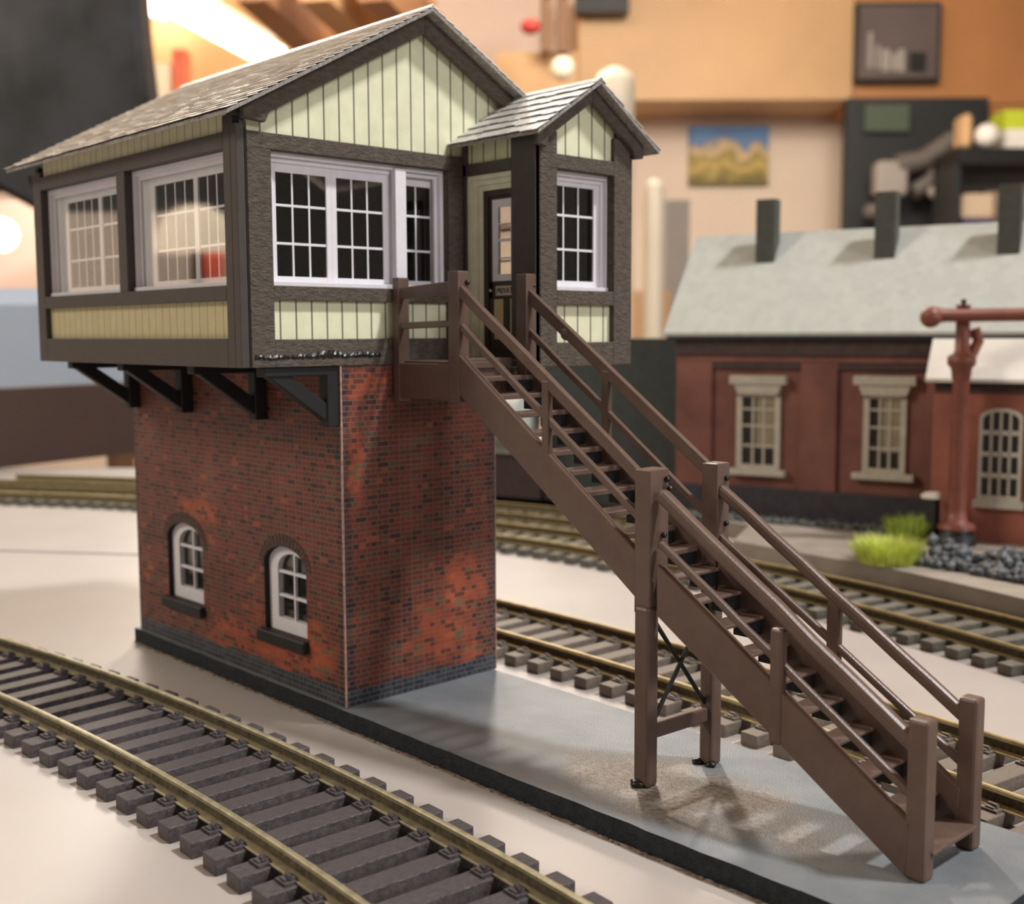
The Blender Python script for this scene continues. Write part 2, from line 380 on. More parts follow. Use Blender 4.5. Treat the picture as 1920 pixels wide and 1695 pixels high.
s.add([(p[0], p[1], -0.003) for p in ring]+[(p[0], p[1], T) for p in ring], [(i, i+n, (i+1) % n+n, (i+1) % n) for i in range(n)], 1)
s.build('slab_board', ['slab', 'slabside'], slab)
g = MB()
for i in range(420):
    x = random.uniform(-10.6, 14.8); g.blob((x, -0.135-random.random()*0.10, T+0.012), random.uniform(0.012, 0.045), i, sub=1, sq=(2.2, 1, 0.35))
gr = g.build('grey_dust', 'grime'); tag(gr, 'line of grey dust on the table along the near edge of the slab', 'dust', kind='stuff')

# ================================================================== SIGNAL BOX
L, W, H = 10.5, 4.68, 8.0
box = thing('signal_box', (-5, 2.3, 0), 'model railway signal box, brick tower with an overhanging dark timber and pale green cabin', 'signal box')
# --- brick tower
t = MB(); t.box(-L, 0, 0, W, 0.0, H)
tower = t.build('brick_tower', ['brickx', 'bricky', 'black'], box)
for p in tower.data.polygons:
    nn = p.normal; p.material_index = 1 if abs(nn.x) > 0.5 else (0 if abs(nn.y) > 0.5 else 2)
# arched window openings in the near long wall
def arch_poly(x0, x1, z0, zs, zt, n=10):
    cx = (x0+x1)/2; hw = (x1-x0)/2
    pts = [(x0, z0), (x1, z0), (x1, zs)]
    for i in range(1, n):
        a = PI*i/n; pts.append((cx+hw*math.cos(a), zs+(zt-zs)*math.sin(a)))
    pts.append((x0, zs)); return pts
wins = [(-8.62, -6.62), (-3.48, -1.58)]
cut = []
for x0, x1 in wins:
    c = MB(); c.prism(arch_poly(x0, x1, 1.28, 2.95, 3.47), 1, -1, 0.6)
    cut.append(c.build('cutter', 'black'))
inner = MB().box(-L+0.25, -0.25, 0.25, W-0.25, 0.25, H-0.25).build('cutter', 'inside')
off = wloc(box)
boolean_cut(tower, cut+[inner])
e = MB(); e.box(-0.02, 0.022, -0.022, 0.015, 0.02, H-0.02); e.build('corner_card_edge', 'edge', box)
e = MB(); e.box(-0.02, 0.012, W-0.01, W+0.012, 0.02, H-0.02); e.build('corner_card_edge', 'edge', box)
for k, (x0, x1) in enumerate(wins):
    a = MB()   # soldier arch
    cx, hw = (x0+x1)/2, (x1-x0)/2; nseg = 22
    for i in range(nseg):
        a0, a1 = PI*i/nseg+0.012, PI*(i+1)/nseg-0.012
        q = []
        for aa, (rw, rh) in ((a0, (hw, 0.52)), (a1, (hw, 0.52)), (a1, (hw+0.22, 0.82)), (a0, (hw+0.22, 0.82))):
            q.append((cx+rw*math.cos(aa), 2.95+rh*math.sin(aa)))
        a.prism(q, 1, -0.014, 0.02)
    w = MB()
    d0, d1 = 0.14, 0.30
    # white frame with arched head, cross bars and deep sill
    o_ = arch_poly(x0+0.02, x1-0.02, 1.28, 2.95, 3.46, 12); i_ = arch_poly(x0+0.42, x1-0.12, 1.62, 2.86, 3.28, 12)
    n = len(o_)
    for i in range(n):
        j = (i+1) % n
        qa = [o_[i], o_[j], i_[j], i_[i]]
        w.prism(qa, 1, d0, d1)
    fr = w.build('arched_window', 'white', box)
    b = MB(); xa, xb = x0+0.42, x1-0.12; mid = (xa+xb)/2
    b.box(mid-0.03, mid+0.03, d0+0.04, d0+0.12, 1.6, 3.3)
    for zz in (2.18, 2.78): b.box(xa, xb+0.06, d0+0.03, d0+0.12, zz-0.035, zz+0.035)
    b.build('glazing_bars', 'white', fr)
    p = MB(); p.prism(arch_poly(xa-0.02, xb+0.02, 1.6, 2.88, 3.3), 1, d0+0.13, d0+0.16); p.build('pane', 'glass', fr)
    p = MB(); p.box(x0-0.1, x1+0.1, d0+0.85, d0+0.9, 1.1, 3.6); p.build('blackout_card', 'black', fr)
    sl = MB(); sl.box(x0-0.2, x1+0.06, -0.16, 0.12, 0.98, 1.27); sl.build('black_sill', 'black', box, 0.03)
    a.build('brick_arch', 'archbrick', box)
# --- black brackets under the overhang
for xr in (-0.03, -3.12, -6.86, -9.98):
    b = MB(); xa = xr-0.34
    b.box(xa, xr, -0.34, -0.004, 6.56, 7.93)
    b.box(xa, xr, -1.95, -0.30, 7.72, 7.93)
    b.prism([(-0.30, 6.66), (-0.30, 7.08), (-1.28, 7.75), (-1.86, 7.75)], 0, xa+0.04, xr-0.04)
    b.build('bracket', 'black', box, 0.02)
# --- cabin floor
ZB, ZT0 = 7.93, 12.87
YL, YR = -2.50, 7.23       # cabin side walls (outer faces)
XF, XBk = 0.04, -10.82     # gable face / rear face
f_ = MB(); f_.box(XBk+0.05, -0.1, YL+0.05, YR-0.05, ZB, ZB+0.16); f_.box(0, 2.4, 3.72, 6.9, ZB-0.03, ZB+0.12); f_.build('cabin_floor', 'inside', box)
TH = 0.24
def framework(rects, ax, a, b, name, mat='frame', bevel=0.012):
    mb = MB()
    for (u0, u1, z0, z1) in rects:
        if ax == 0: mb.box(a, b, u0, u1, z0, z1)
        else: mb.box(u0, u1, a, b, z0, z1)
    return mb.build(name, mat, box, bevel)
RZ, RS = 16.12, 0.544      # ridge height (top), slope
def roofz(y): return RZ-RS*abs(y-2.4)
# gable (faces +x)
rects = [(-2.27, -1.69, ZB, ZT0-0.34), (3.2, 3.72, ZB, ZT0-0.34), (-2.27, 7.2, ZT0-0.34, ZT0), (-1.69, 3.2, ZB, 8.53), (-1.69, 3.2, 9.37, 9.68), (3.72, 7.2, ZB, 8.5)]
framework(rects, 0, XF-TH, XF, 'timber_frame')
b = MB(); b.box(-0.24, 0.0, YL, -2.30, ZB, 13.0); b.build('corner_post', 'frame_smooth', box, 0.012)
b = MB(); b.box(-0.05, 0.012, -2.30, -2.272, ZB, 12.9); b.build('corner_joint', 'black', box)
# gable boards
b = MB()
b.prism([(-2.2, ZT0-0.1), (7.0, ZT0-0.1), (7.0, roofz(7.0)-0.2), (2.4, RZ-0.2), (-2.2, roofz(-2.2)-0.2)], 0, XF-0.22, XF-0.12)
b.build('gable_boards', 'sidg', box)
b = MB(); b.box(XF-0.22, XF-0.14, -1.8, 3.3, 8.45, 9.45); b.build('lower_boards', 'sidg', box)
# bargeboards on the wall under the roof (front gable)
def barge(yc, half, zr, slope, x0, x1, name, depth=0.42, foot=0.62, mat='frame', drop=0.11):
    for sgn in (-1, 1):
        mb = MB()
        ye = yc+sgn*half
        zt_r, zt_e = zr-drop, zr-slope*half-drop
        yi = ye-sgn*foot
        zi = zr-slope*(half-foot)-drop-depth
        poly = [(yc, zt_r), (ye, zt_e), (ye, zt_e-0.30), (ye-sgn*foot*0.85, zt_e-0.34), (yi, zi), (yc, zr-drop-depth)]
        if sgn > 0: poly = poly[::-1]
        mb.prism(poly, 0, x0, x1); mb.build(name, mat, box, 0.02)
barge(2.4, 4.82, RZ, RS, XF+0.001, XF+0.16, 'bargeboard', depth=0.46)
# long wall (faces -y)
rects = [(-10.82, -10.30, ZB, 13.0), (-5.67, -5.22, 9.68, 12.53), (-0.55, -0.24, ZB, 13.2), (-10.3, -0.55, ZB, 8.55), (-10.3, -0.55, 9.36, 9.68), (-10.3, -0.55, 12.53, ZT0)]
framework(rects, 1, YL, YL+TH, 'timber_frame', 'frame_smooth')
b = MB(); b.box(-10.3, -0.5, YL+0.14, YL+0.22, 8.45, 9.45); b.build('lower_boards', 'sidl', box)
b = MB(); b.box(-10.3, -0.53, YL+0.10, YL+0.18, 12.8, 13.28); b.build('eaves_boards', 'sidl2', box)
# rear and far walls (closed card with windows in the far wall)
b = MB(); b.box(XBk, XBk+0.15, YL+0.1, YR, ZB, 13.2); b.prism([(YL+0.1, 13.1), (YR, 13.1), (2.4, RZ-0.25)], 0, XBk, XBk+0.15); b.build('rear_wall', 'frame', box)
framework([(-10.8, 0, ZB, 9.5), (-10.8, 0, 12.5, 13.2), (-10.8, -4.4, 9.5, 12.5), (-0.5, -0.2, 9.5, 12.5)], 1, YR-TH, YR, 'far_wall', 'frame')

# --- multi-pane windows
def window(ax, face, inward, u0, u1, z0, z1, groups, rows, name, step=None, parent=None, glass=True, sill=0.10, front=False):
    """ax: axis normal to the wall; groups: (ustart, uend, n panes, extra depth)"""
    parent = parent or box
    def put(mb, u, v, za, zb, d0, d1):
        a, c = face+inward*d0, face+inward*d1
        if ax == 0: mb.box(a, c, u, v, za, zb)
        else: mb.box(u, v, a, c, za, zb)
    fr = MB(); tw = 0.11
    put(fr, u0, u1, z1-tw, z1, 0, 0.12); put(fr, u0, u1, z0, z0+sill, -0.05, 0.14); put(fr, u0, u0+tw, z0+sill, z1-tw, 0, 0.12); put(fr, u1-tw, u1, z0+sill, z1-tw, 0, 0.12)
    f2 = 0.10
    put(fr, u0+tw, u1-tw, z1-tw-f2, z1-tw, 0.10, 0.19); put(fr, u0+tw, u0+tw+f2, z0+sill, z1-tw-f2, 0.10, 0.19); put(fr, u1-tw-f2, u1-tw, z0+sill, z1-tw-f2, 0.10, 0.19)
    o = fr.build(name, 'white', parent, 0.008)
    zr = rows
    for gi, (a, c, npn, dd) in enumerate(groups):
        sb = MB(); D0, D1 = 0.15+dd, 0.20+dd; st = 0.085
        la = groups[gi-1][1] if gi else u0+tw+f2; lb = groups[gi+1][0] if gi+1 < len(groups) else u1-tw-f2
        L0 = max(u0+tw, a-0.5) if gi == 0 else (a+la)/2
        L1 = min(u1-tw, c+0.5) if gi == len(groups)-1 else (c+lb)/2
        if gi == 0: L0 = u0+tw
        if gi == len(groups)-1: L1 = u1-tw
        put(sb, L0, a, z0+sill, z1-tw, D0, D1); put(sb, c, L1, z0+sill, z1-tw, D0, D1)
        put(sb, a, c, zr[-1], z1-tw, D0, D1); put(sb, a, c, z0+sill, zr[0], D0, D1)
        pw = (c-a)/npn
        for k in range(1, npn): put(sb, a+k*pw-0.024, a+k*pw+0.024, zr[0], zr[-1], D1-0.022, D1)
        for zz in zr[1:-1]: put(sb, a, c, zz-0.028, zz+0.028, D1-0.024, D1)
        sb.build('sash', 'white', o, 0.006)
        if glass and not front:
            gl = MB(); put(gl, a, c, zr[0], zr[-1], D1+0.005, D1+0.02); gl.build('pane', 'glass', o)
    if front:
        gl = MB(); put(gl, u0+tw+0.02, u1-tw-0.02, z0+sill, z1-tw-0.02, 0.128, 0.145); gl.build('pane', 'glass', o)
    return o
rows = [9.90, 10.61, 11.43, 12.13]
wg = window(0, XF-0.20, -1, -1.69, 3.2, 9.68, 12.53, [(-1.38, -0.08, 3, 0.0), (0.20, 1.50, 3, 0.0), (2.12, 3.0, 2, 0.09)], rows, 'sash_window')
b = MB(); b.box(XF-0.24, XF-0.08, 1.66, 1.98, 9.75, 12.45); b.build('mullion', 'white', wg, 0.01)
window(1, YL+0.20, 1, -10.3, -5.67, 9.68, 12.53, [(-9.36, -7.48, 4, 0.0), (-7.28, -5.85, 3, 0.0)], rows, 'sash_window', front=True)
window(1, YL+0.20, 1, -5.22, -0.55, 9.68, 12.53, [(-4.36, -2.50, 4, 0.0), (-2.31, -0.72, 4, 0.0)], rows, 'sash_window', front=True)
window(1, YR-0.2, -1, -4.4, -0.5, 9.5, 12.5, [(-4.0, -0.8, 2, 0.0)], rows, 'sash_window')

# --- roofs built from slates course by course
def roof(name, yc, half_l, half_r, zr, slope, x0, x1, pitch, wid, mat, thick=0.10, gap=0.014, jit=0.018):
    o = None
    cs = math.cos(math.atan(slope)); sn = math.sin(math.atan(slope))
    base = MB()
    for sgn, half in ((-1, half_l), (1, half_r)):
        ye = yc+sgn*half
        p = [(yc, zr), (ye, zr-slope*half), (ye, zr-slope*half-thick/cs), (yc, zr-thick/cs)]
        if sgn > 0: p = p[::-1]
        base.prism(p, 0, x0, x1)
    o = base.build(name, [mat, 'frame_smooth', 'slate_edge'], box)
    for p in o.data.polygons:
        p.material_index = 2
        if p.normal.z < -0.3: p.material_index = 1
    for sgn, half in ((-1, half_l), (1, half_r)):
        s_ = MB(); ln = half/cs; nrow = int(ln/pitch)+1
        for r in range(nrow):
            d0 = ln-(r+1)*pitch; d1 = d0+pitch*1.04
            if d0 < 0: d0 = 0.0
            x = x0-(wid/2 if r % 2 else 0)
            while x < x1:
                xa, xb = max(x, x0-0.01), min(x+wid-gap, x1+0.012)
                if xb-xa > 0.03:
                    j = random.uniform(-jit, jit)+(0 if r else 0.03); lift = 0.012+random.uniform(0, 0.012)
                    pts = []
                    for dd, hh in ((d0, 0.004), (d1+j, 0.022+lift)):
                        for hgt in (0, 0.018):
                            h2 = hh+hgt
                            pts.append((yc+sgn*(dd*cs+h2*sn), zr-dd*sn+h2*cs))
                    quad = [pts[0], pts[2], pts[3], pts[1]]
                    if sgn > 0: quad = quad[::-1]
                    s_.prism(quad, 0, xa, xb)
                x += wid
        so = s_.build('slate_courses', mat, o)
    c = MB()
    for sgn in (-1, 1):
        p = [(yc, zr+0.075), (yc+sgn*0.16, zr-slope*0.16+0.065), (yc+sgn*0.16, zr-slope*0.16+0.04), (yc, zr+0.05)]
        if sgn > 0: p = p[::-1]
        c.prism(p, 0, x0, x1+0.01)
    c.build('ridge_cap', mat, o)
    return o
roof('cabin_roof', 2.4, 5.36, 5.36, RZ-0.05, RS, -11.42, 0.50, 0.27, 0.42, 'slate', 0.075)
# lower clapboard lip behind the far-left eave
b = MB(); b.box(-11.2, -10.83, YL+0.02, YL+0.12, 12.55, 13.0); b.build('rear_bargeboard', 'black', box)

# ================================================================== PORCH (part of the signal box)
PX, PY0, PY1 = 2.58, 3.67, 6.95
PB = 7.86
rects = [(3.78, 4.34, PB, 12.42), (6.30, 6.95, PB, 13.3), (3.78, 6.30, 12.42, 12.75), (4.34, 6.30, 9.30, 9.64), (4.34, 6.30, PB, 8.42), (3.78, 4.34, 12.75, 13.25)]
framework(rects, 0, PX-TH, PX, 'porch_front_frame')
yc, pzr, psl = 5.38, 14.50, 0.655
b = MB(); b.prism([(4.2, 12.65), (6.4, 12.65), (6.4, pzr-psl*1.02-0.15), (yc, pzr-0.2), (4.2, pzr-psl*1.18-0.15)], 0, PX-0.22, PX-0.12); b.build('porch_gable_boards', 'sidp', box)
b = MB(); b.box(PX-0.22, PX-0.15, 4.25, 6.38, 8.3, 9.4); b.build('porch_lower_boards', 'sidp', box)
b = MB(); b.box(PX-0.30, PX-0.02, PY0, 3.77, PB, 13.2); b.build('porch_corner_joint', 'black', box)
window(0, PX-0.24, -1, 4.36, 6.38, 9.64, 12.42, [(4.46, 5.98, 3, 0.0)], [9.88, 10.62, 11.42, 12.1], 'porch_window')
# side wall with the door (faces -y)
framework([(1.74, PX-0.02, PB, 13.2), (0.04, 1.74, 12.40, 12.68), (0.04, 0.16, PB, 13.2)], 1, PY0-0.02, PY0+TH, 'porch_side_frame', 'frame_smooth')
b = MB(); b.box(0.1, 1.8, PY0+0.06, PY0+0.14, 12.6, 13.3); b.build('porch_side_boards', 'sidpx', box)
# far side wall with an opening that lets the daylight colour of the room through
framework([(0.1, PX-0.1, PB, 9.6), (0.1, PX-0.1, 12.2, 13.2), (0.1, PX-0.1, 9.6, 12.2)], 1, PY1-0.2, PY1, 'porch_far_wall', 'frame')
# door frame (stepped pale green) and door
dr = MB()
for k, (a, z) in enumerate(((0.16, 12.42), (0.31, 12.29), (0.46, 12.16))):
    dr.box(a, a+0.16, PY0+0.02+0.05*k, PY0+0.2, PB+0.1, z); dr.box(a+0.16, 1.9, PY0+0.02+0.05*k, PY0+0.2, z-0.13, z)
dr.build('door_frame', 'greenframe', box, 0.006)
d = MB(); y0, y1 = PY0+0.17, PY0+0.24
d.box(0.62, 0.78, y0-0.05, y1, PB+0.1, 12.02); d.box(0.78, 1.95, y0-0.05, y1, 11.88, 12.02)
d.box(0.78, 2.1, y0, y1, PB+0.1, 8.5); d.box(0.78, 2.1, y0, y1, 9.46, 9.88); d.box(0.78, 0.9, y0, y1, 8.5, 11.88)
d.box(1.25, 1.46, y0, y1, 8.5, 9.46); d.box(1.76, 2.1, y0, y1, 8.5, 11.88); d.box(0.9, 1.76, y0, y1, 11.8, 11.88)
door = d.build('porch_door', 'door', box, 0.01)
b = MB(); b.box(0.88, 1.8, y0+0.03, y1-0.01, 8.45, 9.5); b.build('cream_panels', 'cream', door)
b = MB(); b.box(0.90, 1.10, y0-0.01, y1, 9.88, 11.8); b.box(1.54, 1.76, y0-0.01, y1, 9.88, 11.8); b.box(1.10, 1.54, y0-0.01, y1, 9.88, 10.04); b.box(1.10, 1.54, y0-0.01, y1, 11.62, 11.8)
for zz, hh in ((10.42, 0.015), (10.84, 0.03), (11.22, 0.015)): b.box(1.10, 1.54, y0, y1, zz-hh, zz+hh)
b.build('door_sash', 'white', door)
b = MB(); b.box(1.10, 1.54, y0+0.04, y0+0.055, 10.04, 11.62); b.build('pane', 'glass', door)
b = MB(); b.box(1.02, 1.78, y0-0.02, y0+0.005, 9.54, 9.76); npl = b.build('nameplate', 'plate', door)
def text_mesh(txt, size, origin, xdir, zdir, mat, parent, name, extrude=0.006, squeeze=1.0):
    cu = bpy.data.curves.new(name, 'FONT'); cu.body = txt; cu.size = size; cu.extrude = extrude; cu.offset = size*0.015
    o = bpy.data.objects.new(name, cu); COL.objects.link(o); bpy.context.view_layer.update()
    me = bpy.data.meshes.new_from_object(o.evaluated_get(bpy.context.evaluated_depsgraph_get()))
    bpy.data.objects.remove(o, do_unlink=True)
    xd, zd = Vector(xdir).normalized(), Vector(zdir).normalized(); nd = xd.cross(zd); off = wloc(parent)
    for v in me.vertices: v.co = Vector(origin)+xd*v.co.x*squeeze+zd*v.co.y+nd*v.co.z-off
    me.materials.clear(); me.materials.append(M[mat])
    o = bpy.data.objects.new(name, me); COL.objects.link(o); o.parent = parent; return o
text_mesh('PRIVATE', 0.20, (1.05, y0-0.022, 9.585), (1, 0, 0), (0, 0, 1), 'door', door, 'lettering', squeeze=0.86)
b = MB(); b.blob((0.85, y0-0.03, 9.66), 0.04, 3, rough=0.02); b.build('door_knob', 'plate', door)
# porch roof and bargeboards
roof('porch_roof', yc, 2.05, 2.12, pzr-0.02, psl, -0.42, 2.98, 0.40, 0.36, 'slate2', 0.07, 0.030, 0.035)
barge(yc, 1.82, pzr, psl, PX+0.001, PX+0.15, 'porch_bargeboard', depth=0.36, foot=0.36, drop=0.12)
g = MB()   # one ragged strip of dried glue along the bottom of the gable
ys = [-2.2+3.3*i/60 for i in range(61)]
hi = [8.17+random.uniform(0.0, 0.05)+(0.10*math.exp(-((y+0.35)/0.35)**2))+(0.06*math.exp(-((y-0.6)/0.2)**2)) for y in ys]; lo = [8.13+random.uniform(-0.05, 0.0) for y in ys]
vs = []
for y, h, l in zip(ys, hi, lo): vs += [(XF+0.002, y, l), (XF+0.03+random.random()*0.012, y, (h+l)/2+random.uniform(-.01, .01)), (XF+0.002, y, h)]
g.add(vs, [(3*i, 3*i+3, 3*i+4, 3*i+1) for i in range(60)]+[(3*i+1, 3*i+4, 3*i+5, 3*i+2) for i in range(60)])
g.build('glue_smear', 'glue', box)

# ================================================================== STAIRCASE
st = thing('staircase', (7.5, 2.4, 0), 'brown painted wooden two-flight outside staircase from the slab up to the cabin door', 'staircase')
SM = 'stair'; BV = 0.018
YN0, YN1, YF0, YF1 = 1.42, 1.62, 3.10, 3.28
def post(x0, x1, y0, y1, z0, z1, name='post', bev=0.03, chan=False):
    b = MB()
    b.box(x0, x1, y0, y1, z0, z1)
    return b.build(name, SM, st, bev, 2)
def slope_plate(p0, p1, q0, q1, y0, y1, name):
    """plate with parallel top p0->p1 and bottom q0->q1 edges (x,z)"""
    b = MB(); b.prism([q0, q1, p1, p0], 1, y0, y1); return b.build(name, SM, st, BV)
# flight 1 stringers, doubled plates
slope_plate((2.42, 8.18), (7.60, 4.46), (2.42, 7.30), (7.60, 3.56), YN0+0.02, YN0+0.11, 'stringer')
slope_plate((2.46, 8.16), (7.60, 4.44), (2.46, 7.34), (7.60, 3.60), YN0+0.125, YN1, 'stringer')
slope_plate((2.6, 8.28), (7.85, 4.56), (2.6, 7.36), (7.85, 3.70), YF0, YF1, 'stringer')
# flight 2
slope_plate((8.05, 4.34), (13.25, 0.92), (8.05, 3.36), (13.2, 0.02), YN0+0.02, YN0+0.12, 'stringer')
slope_plate((8.1, 4.32), (13.25, 0.90), (8.1, 3.40), (13.2, 0.06), YN0+0.135, YN1, 'stringer')
slope_plate((8.2, 4.38), (13.25, 1.02), (8.2, 3.42), (13.2, 0.06), YF0, YF1, 'stringer')
# treads
treads = [(2.35, 8.09), (3.05, 7.71), (3.62, 7.34), (4.16, 6.98), (4.66, 6.61), (5.16, 6.24), (5.68, 5.88), (6.17, 5.51), (6.66, 5.14), (7.16, 4.78), (7.72, 4.43),
          (8.27, 4.07), (8.80, 3.69), (9.33, 3.30), (9.90, 2.89), (10.48, 2.49), (11.07, 2.11), (11.68, 1.71), (12.28, 1.29), (12.89, 0.89)]
for i, (x, z) in enumerate(treads):
    b = MB(); dep = 0.50 if i < 11 else 0.46
    th = 0.11 if i < 11 else 0.07
    b.box(x-dep, x, YN1-0.02, YF0+0.02, z-th, z); b.build('tread', SM, st, BV)
    if 0 < i:
        r = MB(); r.box(x-dep+0.03, x-0.07, YF0-0.40, YF0-0.003, z-0.37, z-th-0.003); r.build('tread_cleat', 'black', st)
b = MB(); b.box(12.98, 13.56, YN1+0.02, YF0+0.04, 0.40, 0.48); b.build('tread', SM, st, BV)
# landing
b = MB(); b.box(0.06, 2.36, YN1-0.02, 3.62, 7.86, 8.02); b.build('landing_deck', SM, st, BV)
b = MB(); b.box(0.20, 2.16, YN0+0.04, YN1-0.04, 7.16, 7.97); b.build('landing_fascia', SM, st, BV)
b = MB(); b.box(1.9, 2.3, YN1, 3.3, 7.2, 7.86); b.build('landing_joist', SM, st)
post(0.06, 0.30, YN0+0.02, YN0+0.34, 7.08, 9.93)
post(2.08, 2.44, YN0, YN0+0.32, 7.12, 10.0)
post(2.50, 2.84, YF0-0.02, YF0+0.3, 7.25, 9.97)
b = MB(); b.beam((0.2, YN0+0.12, 9.56), (2.15, YN0+0.12, 9.66), 0.13, 0.26); b.build('landing_rail', SM, st, BV)
b = MB(); b.beam((0.2, YN0+0.12, 8.82), (2.15, YN0+0.12, 8.86), 0.12, 0.15); b.build('landing_rail', SM, st, BV)
# mid posts, bottom posts
post(7.55, 7.94, YN0-0.04, YN0+0.50, 3.34, 6.10, bev=0.025); b = MB()
post(7.78, 8.16, YF0+0.02, YF0+0.42, 3.50, 6.10, bev=0.025)
post(13.16, 13.52, YN0+0.02, YN0+0.36, 0.0, 2.62, bev=0.06)
post(13.16, 13.50, YF0+0.02, YF0+0.34, 0.0, 2.60, bev=0.06)
# rails
def rail(p0, p1, y, h, w, bev=0.03, name='handrail'):
    b = MB(); n = 8; pts = []
    for i in range(n+1):
        t = i/n; pts.append((p0[0]+(p1[0]-p0[0])*t, y+random.uniform(-0.01, 0.01), p0[1]+(p1[1]-p0[1])*t+random.uniform(-0.012, 0.012)))
    pts[0] = (p0[0], y, p0[1]); pts[-1] = (p1[0], y, p1[1])
    d = (Vector(pts[-1])-Vector(pts[0])).normalized(); sd = Vector((0, 1, 0)); nn = sd.cross(d).normalized()
    vs = []
    for p in pts:
        for a, c in ((-1, -1), (1, -1), (1, 1), (-1, 1)): vs.append(Vector(p)+sd*a*w/2+nn*c*h/2)
    fs = [(3, 2, 1, 0), tuple(4*n+i for i in range(4))]
    for i in range(n):
        for k in range(4): fs.append((4*i+k, 4*i+(k+1) % 4, 4*i+4+(k+1) % 4, 4*i+4+k))
    b.add(vs, fs)
    o = b.build(name, SM, st, bev, 2)
    bm = bmesh.new(); bm.from_mesh(o.data); bmesh.ops.recalc_face_normals(bm, faces=bm.faces); bm.to_mesh(o.data); bm.free()
    return o
YNr, YFr = YN0+0.10, YF0+0.12
rail((2.40, 9.58), (7.66, 5.86), YNr, 0.24, 0.13, 0.02)
rail((2.42, 8.80), (7.60, 5.13), YNr, 0.15, 0.11, 0.02)
rail((2.75, 9.52), (7.95, 5.90), YFr, 0.26, 0.13, 0.02)
rail((2.75, 8.72), (7.95, 4.98), YFr, 0.14, 0.11, 0.02)
rail((8.02, 5.66), (13.30, 2.12), YNr+0.05, 0.27, 0.24, 0.08)
rail((8.02, 4.72), (13.25, 1.32), YNr+0.05, 0.15, 0.14, 0.05)
rail((8.10, 5.60), (13.25, 2.22), YFr+0.05, 0.24, 0.2, 0.07)
rail((8.10, 4.66), (13.25, 1.40), YFr+0.05, 0.15, 0.14, 0.05)
def zl(p0, p1, x): return p0[1]+(p1[1]-p0[1])*(x-p0[0])/(p1[0]-p0[0])
for x, y, a, c in ((5.08, YNr, zl((2.4, 9.58), (7.66, 5.86), 5.08), 6.02), (5.16, YFr, zl((2.75, 9.52), (7.95, 5.9), 5.16), 6.3)):
    post(x-0.10, x+0.10, y-0.075, y+0.06, c, a, 'baluster', 0.02)
for x, y, a, c in ((10.72, YN0+0.085, zl((8.02, 5.66), (13.3, 2.12), 10.72)-0.25, 1.55), (10.72, YFr+0.05, zl((8.1, 5.6), (13.25, 2.22), 10.72), 2.5)):
    post(x-0.13, x+0.13, y-0.09, y+0.09, c, a, 'baluster', 0.05)
# trestle
post(7.62, 7.98, YN0-0.12, YN0+0.20, 0.0, 3.5, 'trestle_leg', 0.06)
post(7.78, 8.10, YF0+0.02, YF0+0.36, 0.0, 3.7, 'trestle_leg', 0.06)
b = MB(); b.beam((7.82, YN0+0.15, 1.05), (7.92, YF0+0.06, 1.05), 0.2, 0.30, side=(1, 0, 0)); b.build('tie_bar', SM, st, 0.04, 2)
b = MB(); b.tube([(7.80, YN0+0.18, 3.28), (7.9, YF0+0.06, 1.25)], 0.045, 6); b.build('cross_brace', 'black', st)
b = MB(); b.tube([(7.86, YN0+0.18, 1.22), (7.94, YF0+0.06, 3.3)], 0.045, 6); b.build('cross_brace', 'black', st)
for c in ((7.78, YN0-0.02, 0.06), (7.94, YF0+0.14, 0.06)):
    for i in range(4):
        b = MB(); b.blob((c[0]+random.uniform(-.2, .2), c[1]+random.uniform(-.18, .18), 0.05), random.uniform(0.08, 0.15), i, sub=2, sq=(1, 1, 0.6), rough=0.1)
        b.build('glue_blob', 'glue', st)
for c in ((8.0, YN0+0.45, 5.72), (8.0, YN0+0.30, 4.85), (7.98, YN0+0.4, 5.9), (2.46, YN0+0.25, 9.75), (2.80, YF0+0.25, 9.7), (8.18, YF0+0.3, 5.8), (8.18, YF0+0.3, 4.9)):
    b = MB(); b.blob(c, 0.06, int(c[2]*10), sub=2, rough=0.1); b.build('glue_blob', 'glue', st)
b = MB(); b.blob((3.95, YFr, 8.64), 0.15, 5, sub=2, sq=(1, .8, 1), rough=0.2); b.build('glue_blob', SM, st)

# ================================================================== TRACKS
def arc_path(x0, y0, R, xa, xb, step):
    """centre-line points equally spaced on a circle whose top is (x0, y0)"""
    pts = []; a0 = math.asin((xa-x0)/R); a1 = math.asin((xb-x0)/R); n = int((a1-a0)*R/step)
    for i in range(n+1):
        a = a0+i*step/R; pts.append((x0+R*math.sin(a), y0-R+R*math.cos(a), a))
    return pts
def spline_path(cps, step):
    pts = []
    P_ = [cps[0]]+list(cps)+[cps[-1]]
    dense = []
    for i in range(1, len(P_)-2):
        p0, p1, p2, p3 = (Vector(P_[i-1]), Vector(P_[i]), Vector(P_[i+1]), Vector(P_[i+2]))
        for k in range(40):
            t = k/40; dense.append(0.5*((2*p1)+(-p0+p2)*t+(2*p0-5*p1+4*p2-p3)*t*t+(-p0+3*p1-3*p2+p3)*t**3))
    acc = 0; last = dense[0]; nxt = 0
    for i in range(1, len(dense)):
        seg = (dense[i]-dense[i-1]).length
        while nxt <= acc+seg:
            p = dense[i-1].lerp(dense[i], (nxt-acc)/seg); d = (dense[i]-dense[i-1]); pts.append((p.x, p.y, -math.atan2(d.y, d.x))); nxt += step
        acc += seg
    return pts
